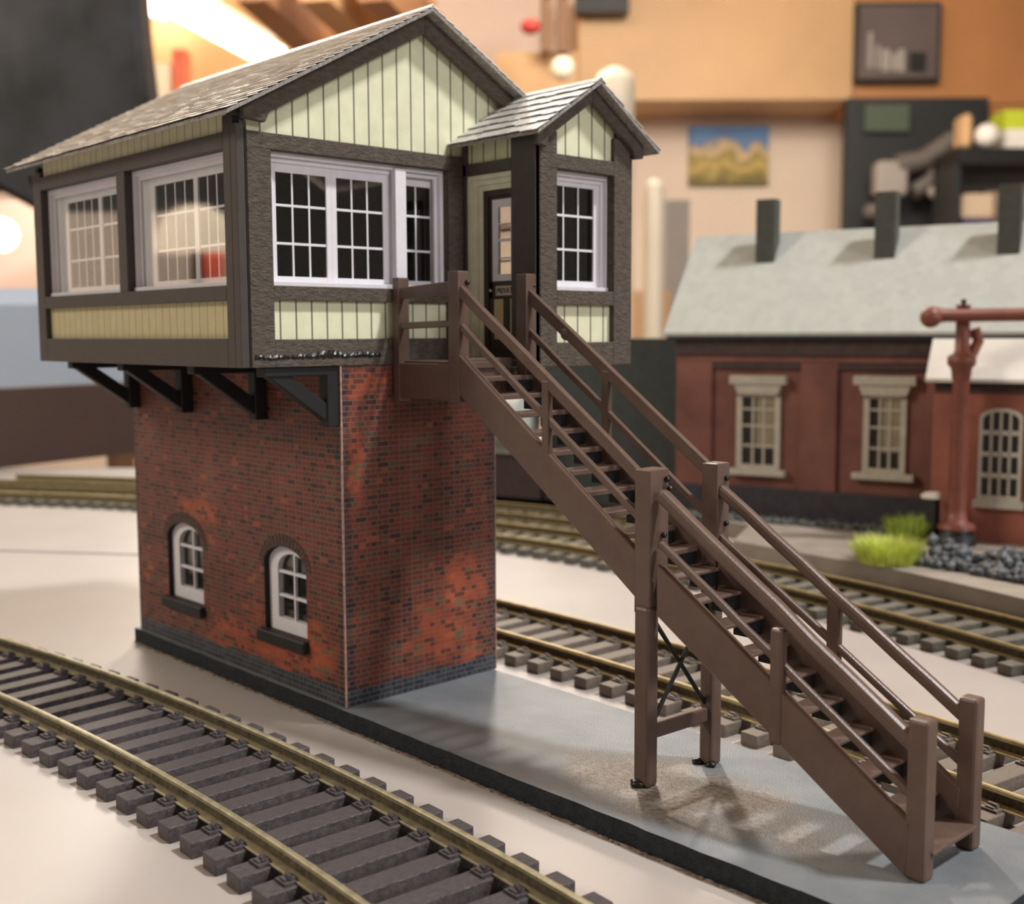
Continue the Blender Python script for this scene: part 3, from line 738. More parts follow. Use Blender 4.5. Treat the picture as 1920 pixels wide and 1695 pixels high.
def rail_mesh(path, off, name, mat, parent, z0=-0.11):
    # bullhead-like section: wide foot, thin web coloured dark for shade and grime, rounded head
    prof = [(-0.18, 0.0), (0.18, 0.0), (0.18, 0.03), (0.03, 0.055), (0.018, 0.07), (0.018, 0.215), (0.052, 0.24), (0.055, 0.305), (0.035, 0.33), (-0.035, 0.33), (-0.055, 0.305), (-0.052, 0.24), (-0.018, 0.215), (-0.018, 0.07), (-0.03, 0.055), (-0.18, 0.03)]
    webf = {3, 4, 5, 11, 12, 13}
    n = len(prof); mb = MB(); vs = []
    for (x, y, a) in path:
        nx_, ny_ = math.sin(a), math.cos(a)
        for u, w in prof: vs.append((x+nx_*(off+u), y+ny_*(off+u), z0+w))
    fs = [list(range(n)), [len(vs)-n+i for i in reversed(range(n))]]
    for i in range(len(path)-1):
        for k in range(n): fs.append((i*n+(k+1) % n, (i+1)*n+(k+1) % n, (i+1)*n+k, i*n+k))
    mb.add(vs, fs)
    for j in range(2, len(fs)): mb.m[j] = 1 if ((j-2) % n) in webf else 0
    return mb.build(name, [mat, 'railweb'], parent)
def track(path, label, group, smat, rmat, spacing_idx=1, slen=2.07, swid=0.235, chairs=True, gauge=1.30, name='railway_track'):
    mid = path[len(path)//2]
    tr = thing(name, (mid[0], mid[1], T), label, 'railway track', group)
    # sleeper and chair meshes shared by every sleeper of the track
    sm = MB(); sm.box(-swid, swid, -slen, slen, 0, 0.30)
    proto = sm.build('sleeper', smat, None, 0.025); smesh = proto.data; bpy.data.objects.remove(proto)
    cm = MB()
    cm.box(-0.15, 0.15, -0.36, 0.36, 0.295, 0.309)
    for s2 in (-1, 1):
        cm.box(-0.17, 0.17, s2*0.10, s2*0.38, 0.305, 0.35); cm.box(-0.09, 0.09, s2*0.12, s2*0.34, 0.34, 0.38)
        cm.tube([(-0.11, s2*0.19, 0.385), (0.11, s2*0.25, 0.41)], 0.04, 6)
    proto = cm.build('rail_chair', smat, None); cmesh = proto.data; bpy.data.objects.remove(proto)
    vis = path[::spacing_idx]
    for i, (x, y, a) in enumerate(vis[:100]):
        o = bpy.data.objects.new('sleeper', smesh); COL.objects.link(o); o.parent = tr
        o.location = Vector((x, y, T))-tr.location; o.rotation_euler = (0, 0, -a+random.uniform(-0.006, 0.006))
        md = o.modifiers.new('bevel', 'BEVEL'); md.width = 0.025; md.segments = 2
        if chairs:
            for s2 in (-1, 1):
                c = bpy.data.objects.new('rail_chair', cmesh); COL.objects.link(c); c.parent = o; c.location = (0, s2*gauge, 0)
    for s2 in (-1, 1): rail_mesh(path, s2*gauge, 'rail', rmat, tr)
    return tr
SP = 0.925
track(arc_path(1.9, -3.93, 80, 1.25-0.885*20, 13.6, 0.885), 'curved track with black sleepers nearest the camera, in front of the signal box', None, 'sleeper', 'rail')
track(arc_path(-4.0, 8.22, 111, -0.93-0.937*16, 19.0, 0.937), 'brass-railed track with light brown sleepers directly behind the grey slab', None, 'sleeper2', 'rail2')
p3 = spline_path([(-50, 4.6), (-43.3, 9.1), (-36, 13.3), (-25, 16.8), (-15, 18.9), (-9.9, 19.5), (-1.8, 19.15), (3.8, 18.3), (9.3, 16.9), (15, 14.9), (21, 12.4), (27, 9.6)], SP)
track(p3[-100:], 'long curved track with round-ended sleepers along the front of the raised station board', None, 'sleeper3', 'rail3', chairs=False, gauge=1.32)
p4 = spline_path([(-50, 10.2), (-43, 14.6), (-35, 18.3), (-25, 21.8), (-16, 23.9), (-8.5, 24.3)], SP)
track(p4, 'farthest curved track, beyond the long one, left of and behind the brick tower', None, 'sleeper3', 'rail3', chairs=False, gauge=1.30)

# ================================================================== STATION SIDE OF THE LAYOUT
ZP = 0.25
rb = MB()
edge = [(-60, 43), (-45, 36), (-30, 29.5), (-20, 28.2), (-8, 26.9), (-6.2, 23.3), (-2.75, 22.95), (0.57, 22.8), (3.9, 22.0), (6.41, 21.3), (14, 18.7), (24, 14), (34, 8.5), (62, 44), (20, 72), (-20, 72)]
rb.prism(edge, 2, T, ZP)
o = rb.build('raised_board', plain('grey_brown_ground_paint', (142, 133, 122), 0.8, var=0.10, scale=0.8, bump=0.4, bscale=6)); tag(o, 'raised ground board, grey-brown, on which the station building and water crane stand', 'ground board')

M['st_brick'] = plain('station_red_brick', (124, 80, 70), 0.75, var=0.16, scale=0.6, bump=0.2, bscale=12)
M['an_brick'] = plain('annex_red_brick', (148, 88, 72), 0.75, var=0.10, scale=0.8, bump=0.2, bscale=12)
M['st_dark'] = plain('station_dark_course', (72, 56, 54), 0.8, var=0.12)
M['st_plinth'] = plain('station_plinth_blue_brick', (62, 58, 66), 0.8, var=0.14)
M['stone'] = plain('stone_dressing', (190, 184, 170), 0.8, var=0.06)
M['st_roof'] = slate_mat('station_slate', (184, 188, 182), 0.6, 0.05)
M['chim'] = plain('dark_vent_paint', (74, 76, 70), 0.7, var=0.08)
M['gutter'] = plain('black_gutter', (34, 34, 36), 0.6)
M['canvas'] = plain('off_white_roof', (226, 222, 212), 0.7, var=0.02)
M['curtain'] = plain('beige_blind', (150, 138, 116), 0.9, var=0.06)
M['darkgl'] = plain('dark_glazing_back', (40, 40, 38), 0.3)
M['greywall'] = plain('dark_green_grey_wall', (62, 68, 66), 0.8, var=0.1)
M['crane'] = plain('red_brown_crane_paint', (122, 68, 54), 0.45, var=0.10, scale=2)
M['iron'] = plain('black_iron', (30, 33, 36), 0.45, var=0.1)

SA = math.radians(16); SN = Vector((math.cos(SA), math.sin(SA), 0)); SB = Vector((-math.sin(SA), math.cos(SA), 0)); S0 = Vector((-12.71, 27.61, 0))
def sbuild(mb, name, mat, parent=None, bevel=0.0):
    """mb written in station coordinates (t along the wall, d backwards, z)"""
    mb.v = [tuple(S0+SN*v[0]+SB*v[1]+Vector((0, 0, v[2]))) for v in mb.v]
    return mb.build(name, mat, parent, bevel)
stn = thing('station_building', tuple(S0+SN*5+Vector((0, 0, ZP))), 'long red brick model station with pale slate roof and three dark roof vents', 'station building')
b = MB(); b.box(0, 24, 0.16, 7, ZP, 8.35); sbuild(b, 'brick_wall', 'st_brick', stn)
b = MB()
for a, c in ((0, 1.76), (5.89, 7.5), (11.25, 11.7)): b.box(a, c, 0, 0.17, 1.6, 7.3)
b.box(0, 11.7, 0, 0.17, 7.3, 7.65); sbuild(b, 'pilasters', 'st_brick', stn, 0.03)
b = MB(); b.box(0, 11.7, -0.14, 0.17, 7.6, 8.35); b.box(1.7, 5.95, 0.02, 0.18, 6.98, 7.3); b.box(7.45, 11.3, 0.02, 0.18, 6.98, 7.3); sbuild(b, 'cornice_and_panel_shade', 'st_dark', stn, 0.03)  # the two dark strips at the panel tops stand in for recess shadow
b = MB(); b.box(-0.06, 11.7, -0.12, 0.17, ZP, 1.66); sbuild(b, 'plinth', 'st_plinth', stn, 0.04)
for a, c, z0, z1 in ((2.95, 4.98, 2.5, 5.86), (8.63, 10.42, 2.62, 5.92)):
    w = MB(); w.box(a, a+0.26, 0.02, 0.2, z0, z1); w.box(c-0.26, c, 0.02, 0.2, z0, z1); w.box(a, c, 0.02, 0.2, z1-0.12, z1); w.box(a, c, 0.0, 0.2, z0, z0+0.2)
    for k in (1, 2): xx = a+0.26+(c-a-0.52)*k/3; w.box(xx-0.05, xx+0.05, 0.06, 0.15, z0, z1)
    for zz in (z0+1.05, z0+1.95, z0+2.7): w.box(a, c, 0.07, 0.15, zz-0.05, zz+0.05)
    fr = sbuild(w, 'station_window', 'stone', stn)
    p = MB(); p.box(a+0.2, c-0.2, 0.12, 0.158, z0, z1); sbuild(p, 'pane', 'darkgl', fr)
    p = MB(); p.box((a+c)/2-0.1, c-0.3, 0.10, 0.119, z0+0.95 if a < 5 else z0+0.9, z1-0.1); sbuild(p, 'blind', 'curtain', fr)
    l = MB(); m_ = (a+c)/2; l.prism([(m_-0.92, z1), (m_+0.92, z1), (m_+1.1, z1+0.45), (m_-1.1, z1+0.45)], 1, -0.16, 0.18)
    l.box(m_-1.3, m_+1.3, -0.24, 0.18, z1+0.45, z1+0.85); sbuild(l, 'lintel', 'stone', stn, 0.03)
    l = MB(); l.box(m_-1.3, m_+1.3, -0.2, 0.18, z0-0.3, z0); sbuild(l, 'window_sill', 'stone', stn, 0.03)
r_ = MB(); r_.prism([(-0.45, 8.48), (-0.45, 8.62), (3.4, 13.25), (7.3, 8.62), (7.3, 8.48), (3.4, 13.06)], 0, -0.45, 24); sbuild(r_, 'slate_roof', 'st_roof', stn)
b = MB(); b.box(-0.3, 24, -0.42, -0.28, 8.34, 8.52); sbuild(b, 'gutter', 'gutter', stn)
for tc in (3.4, 8.8, 13.85):
    b = MB(); b.box(tc-0.44, tc+0.44, 2.2, 3.0, 11.6, 14.7); sbuild(b, 'roof_vent', 'chim', stn)
# annex in front of the right end
anx = thing('station_annex', tuple(S0+SN*13.5+SB*-1.3+Vector((0, 0, ZP))), 'low red brick annex with off-white roof and arched window behind the water crane', 'building')
b = MB(); b.box(11.75, 24, -1.3, -0.02, ZP, 6.75); sbuild(b, 'brick_wall', 'an_brick', anx)
b = MB(); b.box(11.8, 24, -1.36, -1.28, 6.2, 6.75); sbuild(b, 'dark_eaves_course', 'st_dark', anx)
b = MB(); b.prism([(-1.7, 6.62), (-1.7, 6.76), (-0.47, 8.34), (-0.47, 8.18)], 0, 11.5, 24); sbuild(b, 'off_white_roof', 'canvas', anx)
w = MB(); a, c, z0 = 13.55, 15.15, 1.95
oo = arch_poly(a, c, z0, 5.25, 5.62, 10); ii = arch_poly(a+0.13, c-0.13, z0+0.2, 5.15, 5.48, 10)
for i in range(len(oo)):
    j = (i+1) % len(oo); w.prism([oo[i], oo[j], ii[j], ii[i]], 1, -1.42, -1.28)
for k in (1, 2, 3): xx = a+0.1+(c-a-0.2)*k/4; w.box(xx-0.045, xx+0.045, -1.39, -1.3, z0, 5.5)
for k in (1, 2, 3): zz = z0+0.15+k*0.85; w.box(a, c, -1.39, -1.3, zz-0.09, zz+0.09)
w.box(a-0.14, c+0.14, -1.5, -1.28, z0-0.3, z0)
fr = sbuild(w, 'arched_window', 'stone', anx)
p = MB(); p.prism(ii, 1, -1.325, -1.305); sbuild(p, 'pane', 'darkgl', fr)
# dark buildings to the left of the station
sh = MB(); sh.box(-7.6, -0.3, 0.9, 7, ZP, 8.35); o = sbuild(sh, 'engine_shed', 'greywall'); tag(o, 'plain dark green-grey shed against the left end of the station', 'shed')
ln = thing('lean_to', tuple(S0+SN*-13+Vector((0, 0, ZP))), 'low dark brick lean-to with a light grey roof edge, glimpsed under the stair flight', 'shed')
b = MB(); b.box(-20, -7.7, 0.6, 6, ZP, 2.5); sbuild(b, 'brick_wall', 'st_dark', ln)
b = MB(); b.box(-20.2, -7.7, 0.4, 6, 2.5, 2.95); sbuild(b, 'flat_roof', 'st_roof', ln)
# boiler-like grey tank seen between the treads
tk = MB(); tk.tube([tuple(S0+SN*-16+SB*0.4+Vector((0, 0, 4.3))), tuple(S0+SN*-8.2+SB*0.4+Vector((0, 0, 4.3)))], 1.35, 20); o = tk.build('storage_tank', 'st_roof'); tag(o, 'light grey round tank lying on top of the low lean-to', 'tank')
# ballast along the plinth
b = MB()
for i in range(260):
    tt = random.uniform(-0.5, 12.5); b.blob(tuple(S0+SN*tt+SB*(-0.25-random.random()*0.9)+Vector((0, 0, ZP+0.08))), random.uniform(0.10, 0.24), i, sub=1)
o = b.build('ballast_stones', plain('grey_ballast', (88, 94, 92), 0.8, var=0.3, scale=5)); tag(o, 'dark grey loose stones along the foot of the station wall', 'stones', kind='stuff')
# coal heap
b = MB()
for i in range(420):
    u = random.random(); x = 1.3+u*9.5; yb = 23.9-0.35*u*3
    yy = random.random(); hh = max(0, 1-abs(yy*2-1))*0.65
    b.blob((x+random.uniform(-.2, .2), yb+yy*2.4, ZP+0.1+random.random()*hh), random.uniform(0.14, 0.30), i, sub=1)
o = b.build('coal_heap', plain('coal', (78, 82, 86), 0.55, var=0.3, scale=4)); tag(o, 'low heap of shiny black coal on the raised board, right of the bright green tuft', 'coal', kind='stuff')
def tuft(c, r, h, n, label, rgb):
    b = MB(); rnd = random.Random(int(c[0]*100))
    for i in range(n):
        a = rnd.uniform(0, 2*PI); rr = r*math.sqrt(rnd.random()); p = Vector((c[0]+rr*math.cos(a), c[1]+rr*math.sin(a), c[2]))
        tip = p+Vector((math.cos(a)*rr*0.6+rnd.uniform(-.1, .1), math.sin(a)*rr*0.6+rnd.uniform(-.1, .1), h*rnd.uniform(0.6, 1.1)))
        s_ = Vector((-math.sin(a), math.cos(a), 0))*0.035; q2 = Vector((math.cos(a), math.sin(a), 0))*0.03
        b.add([p-s_, p+s_, p+q2, tip], [(0, 1, 3), (1, 2, 3), (2, 0, 3), (0, 2, 1)])
    o = b.build('grass_tuft', plain('static_grass_%d' % n, rgb, 0.8, var=0.15, scale=3)); tag(o, label, 'grass', 'static grass tufts')
tuft((0.45, 23.6, ZP), 0.95, 0.95, 900, 'larger bright yellow-green grass tuft at the near edge, left of the coal', (204, 216, 100))
tuft((-1.5, 28.9, ZP), 0.75, 0.95, 700, 'smaller darker green grass tuft behind, beside the foot of the water crane', (176, 198, 84))
# water crane
cx, cy = 0.40, 28.95
cr = thing('water_crane', (cx, cy, ZP), 'tall red-brown water crane with black base and horizontal arm, before the annex', 'water crane')
b = MB(); b.lathe([(0.78, 0), (0.78, 0.35), (0.62, 0.42), (0.62, 0.62)], (cx, cy, ZP), 20); b.box(cx-1.15, cx-0.75, cy-0.3, cy+0.1, ZP, ZP+1.75); b.build('iron_base', 'iron', cr)
b = MB(); b.lathe([(0.72, 0.62), (0.7, 0.78), (0.42, 0.92), (0.35, 1.4), (0.31, 6.4), (0.33, 6.5), (0.36, 6.6), (0.40, 6.95), (0.54, 7.1), (0.54, 7.4), (0.38, 7.5), (0.28, 7.6), (0.26, 9.3), (0.30, 9.4)], (cx, cy, ZP), 24); b.build('column', 'crane', cr)
ax_ = SN*1.0
b = MB(); c0 = Vector((cx, cy, ZP+9.0))
b.tube([c0-R0*1.45, c0-R0*1.2, c0-R0*0.7, c0+SN*8.5], [0.33, 0.36, 0.26, 0.24], 16); b.build('arm', 'crane', cr)
b = MB(); b.blob(tuple(c0-R0*1.25+Vector((0, 0, -0.06))), 0.42, 3, sub=3, rough=0.01); b.build('counterweight', 'crane', cr)
b = MB(); b.tube([Vector((cx, cy, ZP+9.1)), Vector((cx, cy, ZP+9.62))], 0.10, 10); b.build('top_pin', 'iron', cr)
b = MB(); b.tube([Vector((cx, cy, ZP+7.2))+R0*0.25, Vector((cx, cy, ZP+8.0))+R0*0.62, Vector((cx, cy, ZP+8.5))+R0*0.45], 0.22, 10); b.build('swing_collar', 'crane', cr)
b = MB(); b.lathe([(0.42, 0), (0.46, 0.1), (0.3, 0.22)], (cx-0.98, cy-0.1, ZP+1.75), 16); b.build('white_cap', 'canvas', cr)

# ================================================================== THE ROOM
def rp(px, py, f):
    """point of the room that lies f units in front of the camera position, from its bearing and height angle"""
    v = FW+RT*((px-960)/FPX)-UP*((py-847.5)/FPX); k = f/v.dot(FH); return CAM+v*k
def rbox(px0, px1, py0, py1, f, depth, name, mat, parent=None, bevel=0.0):
    a = rp(px0, (py0+py1)/2, f); c = rp(px1, (py0+py1)/2, f); zt = rp((px0+px1)/2, py0, f).z; zb = rp((px0+px1)/2, py1, f).z
    ra, rc = (a-CAM).dot(R0), (c-CAM).dot(R0)
    mb = MB(); mb.obox(CAM*1+R0*((ra+rc)/2)+FH*(f+depth/2)+Vector((0, 0, (zt+zb)/2-CAM.z)), R0*abs(rc-ra)/2, FH*depth/2, Vector((0, 0, (zt-zb)/2)))
    return mb.build(name, mat, parent, bevel)
WALL = plain('cream_wall_paint', (232, 214, 196), 0.85, var=0.02, scale=0.01)
FLOORZ, CEILZ, FB = -150, 262, 820
def shell(name, pts, mat):
    mb = MB(); mb.add([rf(*p) for p in pts], [tuple(range(len(pts)))]); o = mb.build(name, mat); tag(o, kind='structure'); return o
wb = MB(); wb.obox(CAM+FH*(FB+10)+Vector((0, 0, (FLOORZ+CEILZ)/2-CAM.z)), R0*620, FH*10, Vector((0, 0, (CEILZ-FLOORZ)/2)))
o = wb.build('wall_back', WALL); tag(o, kind='structure')
fl = MB(); fl.obox(Vector((CAM.x, CAM.y, FLOORZ-5))+FH*300, R0*620, FH*560, Vector((0, 0, 5))); o = fl.build('floor', plain('brown_floor', (120, 98, 80), 0.6, scale=0.02)); tag(o, kind='structure')
ce = MB(); ce.obox(Vector((CAM.x, CAM.y, CEILZ+5))+FH*300, R0*620, FH*560, Vector((0, 0, 5))); o = ce.build('ceiling', plain('ceiling_board', (210, 180, 150), 0.85, scale=0.02)); tag(o, kind='structure')

ORG = plain('honey_wood', (202, 164, 118), 0.5, var=0.05, scale=0.02); ORG2 = plain('orange_wood', (188, 130, 80), 0.5, var=0.06, scale=0.02)
DK = plain('near_black_plastic', (34, 37, 39), 0.55, var=0.08, scale=0.05); BK = plain('black_shelf_paint', (16, 17, 18), 0.6)
GY = plain('mid_grey_plastic', (104, 98, 94), 0.6, var=0.05, scale=0.1); PG = plain('pale_grey_plastic', (160, 154, 146), 0.6, var=0.03, scale=0.1)
WHT = plain('white_plastic', (238, 234, 226), 0.5, var=0.02, scale=0.1); CRM = plain('cream_plastic', (244, 232, 208), 0.5, var=0.02, scale=0.1)
TAN = plain('tan_cardboard', (204, 166, 124), 0.8, var=0.05, scale=0.05); BRW = plain('brown_wood', (120, 84, 56), 0.6, var=0.1, scale=0.05)
RED = plain('red_plastic', (190, 60, 54), 0.5); LIME = plain('lime_box', (190, 204, 50), 0.6); BLU = plain('dark_blue_plastic', (50, 50, 110), 0.5)
PNK = plain('pale_pink_cloth', (236, 206, 190), 0.9, var=0.04, scale=0.05)
BLG = plain('blue_grey_cloth', (166, 178, 192), 0.95, var=0.04, scale=0.05); GRN = plain('grey_green_paper', (82, 94, 80), 0.9)

def T_(o, label, cat, group=None): return tag(o, label, cat, group)
T_(rbox(1085, 1600, -40, 187, 760, 60, 'wall_cupboard', ORG), 'long honey-coloured wall cupboard above the landscape picture', 'cupboard')
T_(rbox(1602, 1990, -40, 195, 762, 58, 'wall_panel', ORG2), 'orange wooden panel that holds the dark framed picture, far right', 'panel')
T_(rbox(1856, 1990, 197, 215, 764, 50, 'wood_rail', ORG2), 'short orange wooden ledge above the bottles, right edge', 'ledge')
T_(rbox(1080, 1180, -30, 22, 742, 14, 'dark_box', DK), 'small dark box against the top of the honey cupboard', 'box')
fp = thing('framed_picture', tuple(rp(1684, 78, 752)), 'square dark picture with pale upright shapes, on the orange panel', 'picture')
rbox(1606, 1764, 4, 152, 752, 8, 'frame', DK, fp); rbox(1612, 1758, 10, 146, 750, 2, 'print', plain('grey_mauve_print', (98, 86, 84), 0.7, var=0.1, scale=0.02), fp)
for i, (a, c, y0_, y1_) in enumerate(((1628, 1636, 60, 128), (1643, 1650, 85, 128), (1654, 1668, 92, 132), (1672, 1682, 100, 132), (1684, 1696, 92, 134))): rbox(a, c, y0_, y1_, 748.8, 1, 'pale_shape', PG, fp)
rbox(1706, 1736, 98, 134, 748.8, 1, 'black_shape', BK, fp)
lp = rbox(1292, 1441, 237, 346, 815, 3, 'landscape_picture', picture_mat()); T_(lp, 'small landscape picture of blue sky and sandy hills on the cream wall', 'picture')
T_(rbox(1585, 1850, 183, 460, 748, 8, 'blackboard', DK), 'tall black board standing between the cream wall and the shelves', 'board')
T_(rbox(1622, 1705, 196, 246, 743, 3, 'green_card', GRN), 'faint grey-green card near the top of the black board', 'card')
# grey machine in front of the board
gm = thing('bench_machine', tuple(rp(1720, 420, 740)), 'grey angled bench machine with round openings in front of the black board', 'machine')
rbox(1646, 1705, 300, 366, 718, 14, 'body', PG, gm, 2); b = MB(); b.tube([rp(1680, 312, 724), rp(1730, 300, 724), rp(1788, 262, 724)], [7, 6, 6], 12); b.build('arm', GY, gm)
b = MB(); b.tube([rp(1712, 360, 726), rp(1745, 340, 726), rp(1768, 300, 726)], 5, 12); b.build('bracket', GY, gm)
b = MB(); b.tube([rp(1765, 280, 727), rp(1772, 330, 727), rp(1772, 440, 727)], 6, 12); b.build('stand', GY, gm)
def ball(px, py, rpx, f, name, mat, label, cat, group=None, sq=(1, 1, 1)):
    b = MB(); c = rp(px, py, f); b.blob(tuple(c), rpx/FPX*f, 2, sub=3, rough=0.0, sq=sq); return T_(b.build(name, mat), label, cat, group)
ball(1752, 360, 12, 710, 'white_knob_jar', PG, 'small pale round jar hanging right of the grey machine', 'jar')
ball(1634, 396, 15, 730, 'grey_jar', GY, 'dull grey round jar at the lower left of the black board', 'jar')
# shelves on the right
shf = thing('storage_shelf', tuple(rp(1870, 400, 745)), 'black storage shelf on the right carrying bottles and boxes', 'shelf')
rbox(1798, 1990, 277, 306, 668, 40, 'shelf_board', BK, shf); rbox(1798, 1990, 306, 356, 700, 6, 'back_panel', GY, shf); rbox(1790, 1990, 426, 470, 670, 30, 'lower_board', BK, shf); rbox(1790, 1800, 306, 426, 670, 34, 'upright', DK, shf)
T_(rbox(1806, 1826, 212, 276.5, 676, 16, 'tan_bottle', TAN, None, 2), 'tan bottle at the left end of the black shelf', 'bottle')
ball(1851, 254, 22, 672, 'white_tub', WHT, 'round white tub between the tan bottle and the lime box', 'tub')
T_(rbox(1884, 1960, 206, 241.5, 676, 20, 'lime_box', LIME), 'lime green box on top of the white tray, right edge of the shelf', 'box')
T_(rbox(1886, 1960, 242, 276.5, 674, 22, 'white_tray', WHT), 'white tray under the lime green box', 'tray')
T_(rbox(1806, 1868, 362, 412.5, 675, 20, 'beige_box', plain('beige_box_card', (206, 184, 158), 0.8), None, 2), 'beige box in the lower bay of the black shelf', 'box')
T_(rbox(1804, 1872, 413, 425.5, 674, 22, 'blue_tray', BLU), 'dark blue tray under the beige box', 'tray')
# middle background
T_(rbox(930, 1082, 98, 200, 700, 60, 'cardboard_box', TAN), 'tan cardboard box behind the gap between the two roofs', 'box')
T_(rbox(1015, 1034, -20, 96, 680, 12, 'timber_post', BRW), 'narrow brown timber post above the tan box, the left of two', 'post', 'timber posts')
T_(rbox(1046, 1066, -20, 96, 680, 12, 'timber_post', BRW), 'narrow brown timber post above the tan box, the right of two', 'post', 'timber posts')
ball(995, 50, 17, 640, 'red_bobble', RED, 'small round red object in front of the pale wall above the porch roof', 'ornament', sq=(1.1, 1.1, 0.8))
ball(1055, 128, 22, 640, 'cream_bobble', CRM, 'cream round object in front of the tan box', 'ornament')
b = MB(); c = rp(1153, 155, 300); b.lathe([(4.6, -95), (4.9, -10), (4.9, 0), (4.0, 2.2), (1.5, 3.6)], tuple(c), 24)
T_(b.build('white_tube', CRM), 'thick cream tube with a rounded top standing behind the porch roof', 'tube', 'cream tubes')
b = MB(); c = rp(1226, 352, 300); b.lathe([(2.5, -70), (2.6, 0), (1.9, 1.6), (0.5, 2.2)], tuple(c), 24)
T_(b.build('white_tube', CRM), 'thin cream tube to the right of the porch wall, beside the grey sheet', 'tube', 'cream tubes')
T_(rbox(1247, 1292, 375, 660, 350, 5, 'grey_sheet', PG), 'pale grey-beige sheet hanging left of the station roof', 'sheet')
T_(rbox(1186, 1256, 545, 690, 320, 20, 'tan_crate', TAN), 'tan crate behind the dark green-grey shed, below the cream tubes', 'crate')
# left background
mo = thing('flat_screen', tuple(rp(60, 300, 150)), 'large out-of-focus black screen at the top left behind the cabin roof', 'screen')
b = MB(); pts2 = [(-260, -160), (246, -160), (262, 60), (276, 180), (276, 420), (90, 408), (-10, 352), (-260, 352)]
pts3 = []
for dd in (0, 6): pts3 += [rp(p[0], p[1], 150)+FH*dd for p in pts2]
n = len(pts2); b.add(pts3, [tuple(range(n))[::-1], tuple(n+i for i in range(n))]+[(i, (i+1) % n, (i+1) % n+n, i+n) for i in range(n)]); b.build('screen_back', plain('dark_grey_screen_plastic', (50, 50, 52), 0.5, var=0.5, scale=0.10), mo, 0.8)
ch = thing('upholstered_chair', tuple(rp(0, 700, 112)), 'blue-grey upholstered chair behind the dark brown board on the left', 'chair')
rbox(-260, 262, 540, 790, 108, 8, 'cushion', BLG, ch, 1.5)
for px_ in (-230, 230):
    b = MB(); p_ = rp(px_, 780, 112); b.box(p_.x-1.2, p_.x+1.2, p_.y-1.2, p_.y+1.2, FLOORZ, p_.z); b.build('leg', BRW, ch)
b = MB(); p_ = rp(-120, 300, 157); b.box(p_.x-1.5, p_.x+1.5, p_.y-1.5, p_.y+1.5, FLOORZ, p_.z); b.build('screen_stand', DK, mo)
fa = MB(); A_, B_ = Vector((-53.5, -8, 0)), Vector((-67.5, 38, 0)); dd = (B_-A_).normalized(); nn = Vector((-dd.y, dd.x, 0))
fa.obox((A_+B_)/2+Vector((0, 0, 2.3))+nn*1.0, dd*(B_-A_).length/2, nn*1.0, Vector((0, 0, 2.70)))
T_(fa.build('timber_fascia', plain('dark_brown_fascia', (66, 48, 40), 0.7, var=0.08, scale=0.1)), 'dark brown timber board standing along the back of the table on the left', 'board')
b = MB(); A_, B_ = Vector((-54.0, 21.5, 0)), Vector((-60.0, 33, 0)); dd = (B_-A_).normalized(); nn = Vector((-dd.y, dd.x, 0))
b.obox((A_+B_)/2+Vector((0, 0, T+0.25)), dd*(B_-A_).length/2, nn*1.2, Vector((0, 0, 0.25))); T_(b.build('wood_offcut', ORG), 'orange wooden strip lying behind the far tracks, left of the tower', 'wood')
gp = MB(); ga, gb = Vector((-40.5, -6.5, T)), Vector((-14.0, 13.4, T)); dd = (gb-ga).normalized(); nn = Vector((-dd.y, dd.x, 0))
gp.obox((ga+gb)/2+Vector((0, 0, 0.0075)), dd*(gb-ga).length/2, nn*0.16, Vector((0, 0, 0.0065))); T_(gp.build('board_joint', plain('grey_joint_strip', (120, 116, 116), 0.8)), 'thin grey joint line running across the white table left of the tower', 'joint strip')
T_(rbox(-260, 420, 375, 560, 260, 40, 'white_cabinet', PNK), 'pale pinkish cabinet behind the blue-grey cushion, seen left of the cabin', 'cabinet')
GLW = emis('warm_bulb', (255, 236, 206), 6)
def bulb(px, py, rpx, f, label):
    o = ball(px, py, rpx, f, 'table_lamp', GLW, label, 'lamp', 'small lamps'); return o
bulb(2, 440, 30, 236, 'larger glowing lamp at the left edge, in front of the pink cabinet')
bulb(116, 397, 10, 236, 'small glowing lamp beside the red box, left of the cabin')
T_(rbox(72, 150, 392, 440, 240, 8, 'red_box', plain('faded_red_box', (206, 120, 108), 0.7)), 'faded red box between the two small lamps', 'box')
# rear left: wooden wall, joists and strip lights under the ceiling
T_(rbox(255, 820, -60, 420, 810, 8, 'wood_wall_panel', ORG), 'honey wood wall panel under the strip lights, behind the cabin roof', 'panel')
T_(rbox(275, 322, 118, 260, 780, 16, 'cream_carton', CRM), 'cream carton just above the cabin roof, left', 'box')
T_(rbox(324, 348, 92, 200, 776, 14, 'red_can', plain('salmon_red', (214, 110, 84), 0.6)), 'salmon red can right of the cream carton', 'can')
T_(rbox(820, 1012, -60, 420, 808, 10, 'pale_wall_panel', plain('pale_mauve_wall', (226, 208, 196), 0.85)), 'pale mauve wall panel to the right of the main roof ridge', 'panel')
JST = plain('joist_wood', (168, 124, 88), 0.7, var=0.08, scale=0.05)
for k, (xa, xb) in enumerate(((470, 690), (590, 800), (700, 900))):
    b = MB(); b.beam(rp(xa, -40, 610), rp(xb, 170, 800), 22, 16, side=(0, 0, 1))
    T_(b.build('ceiling_joist', TAN if k == 1 else JST), ('brown roof joist nearest the strip light', 'tan roof joist in the middle of three', 'brown roof joist closest to the main gable peak')[k], 'joist', 'roof joists')
STR = emis('fluorescent_tube', (255, 240, 214), 9)
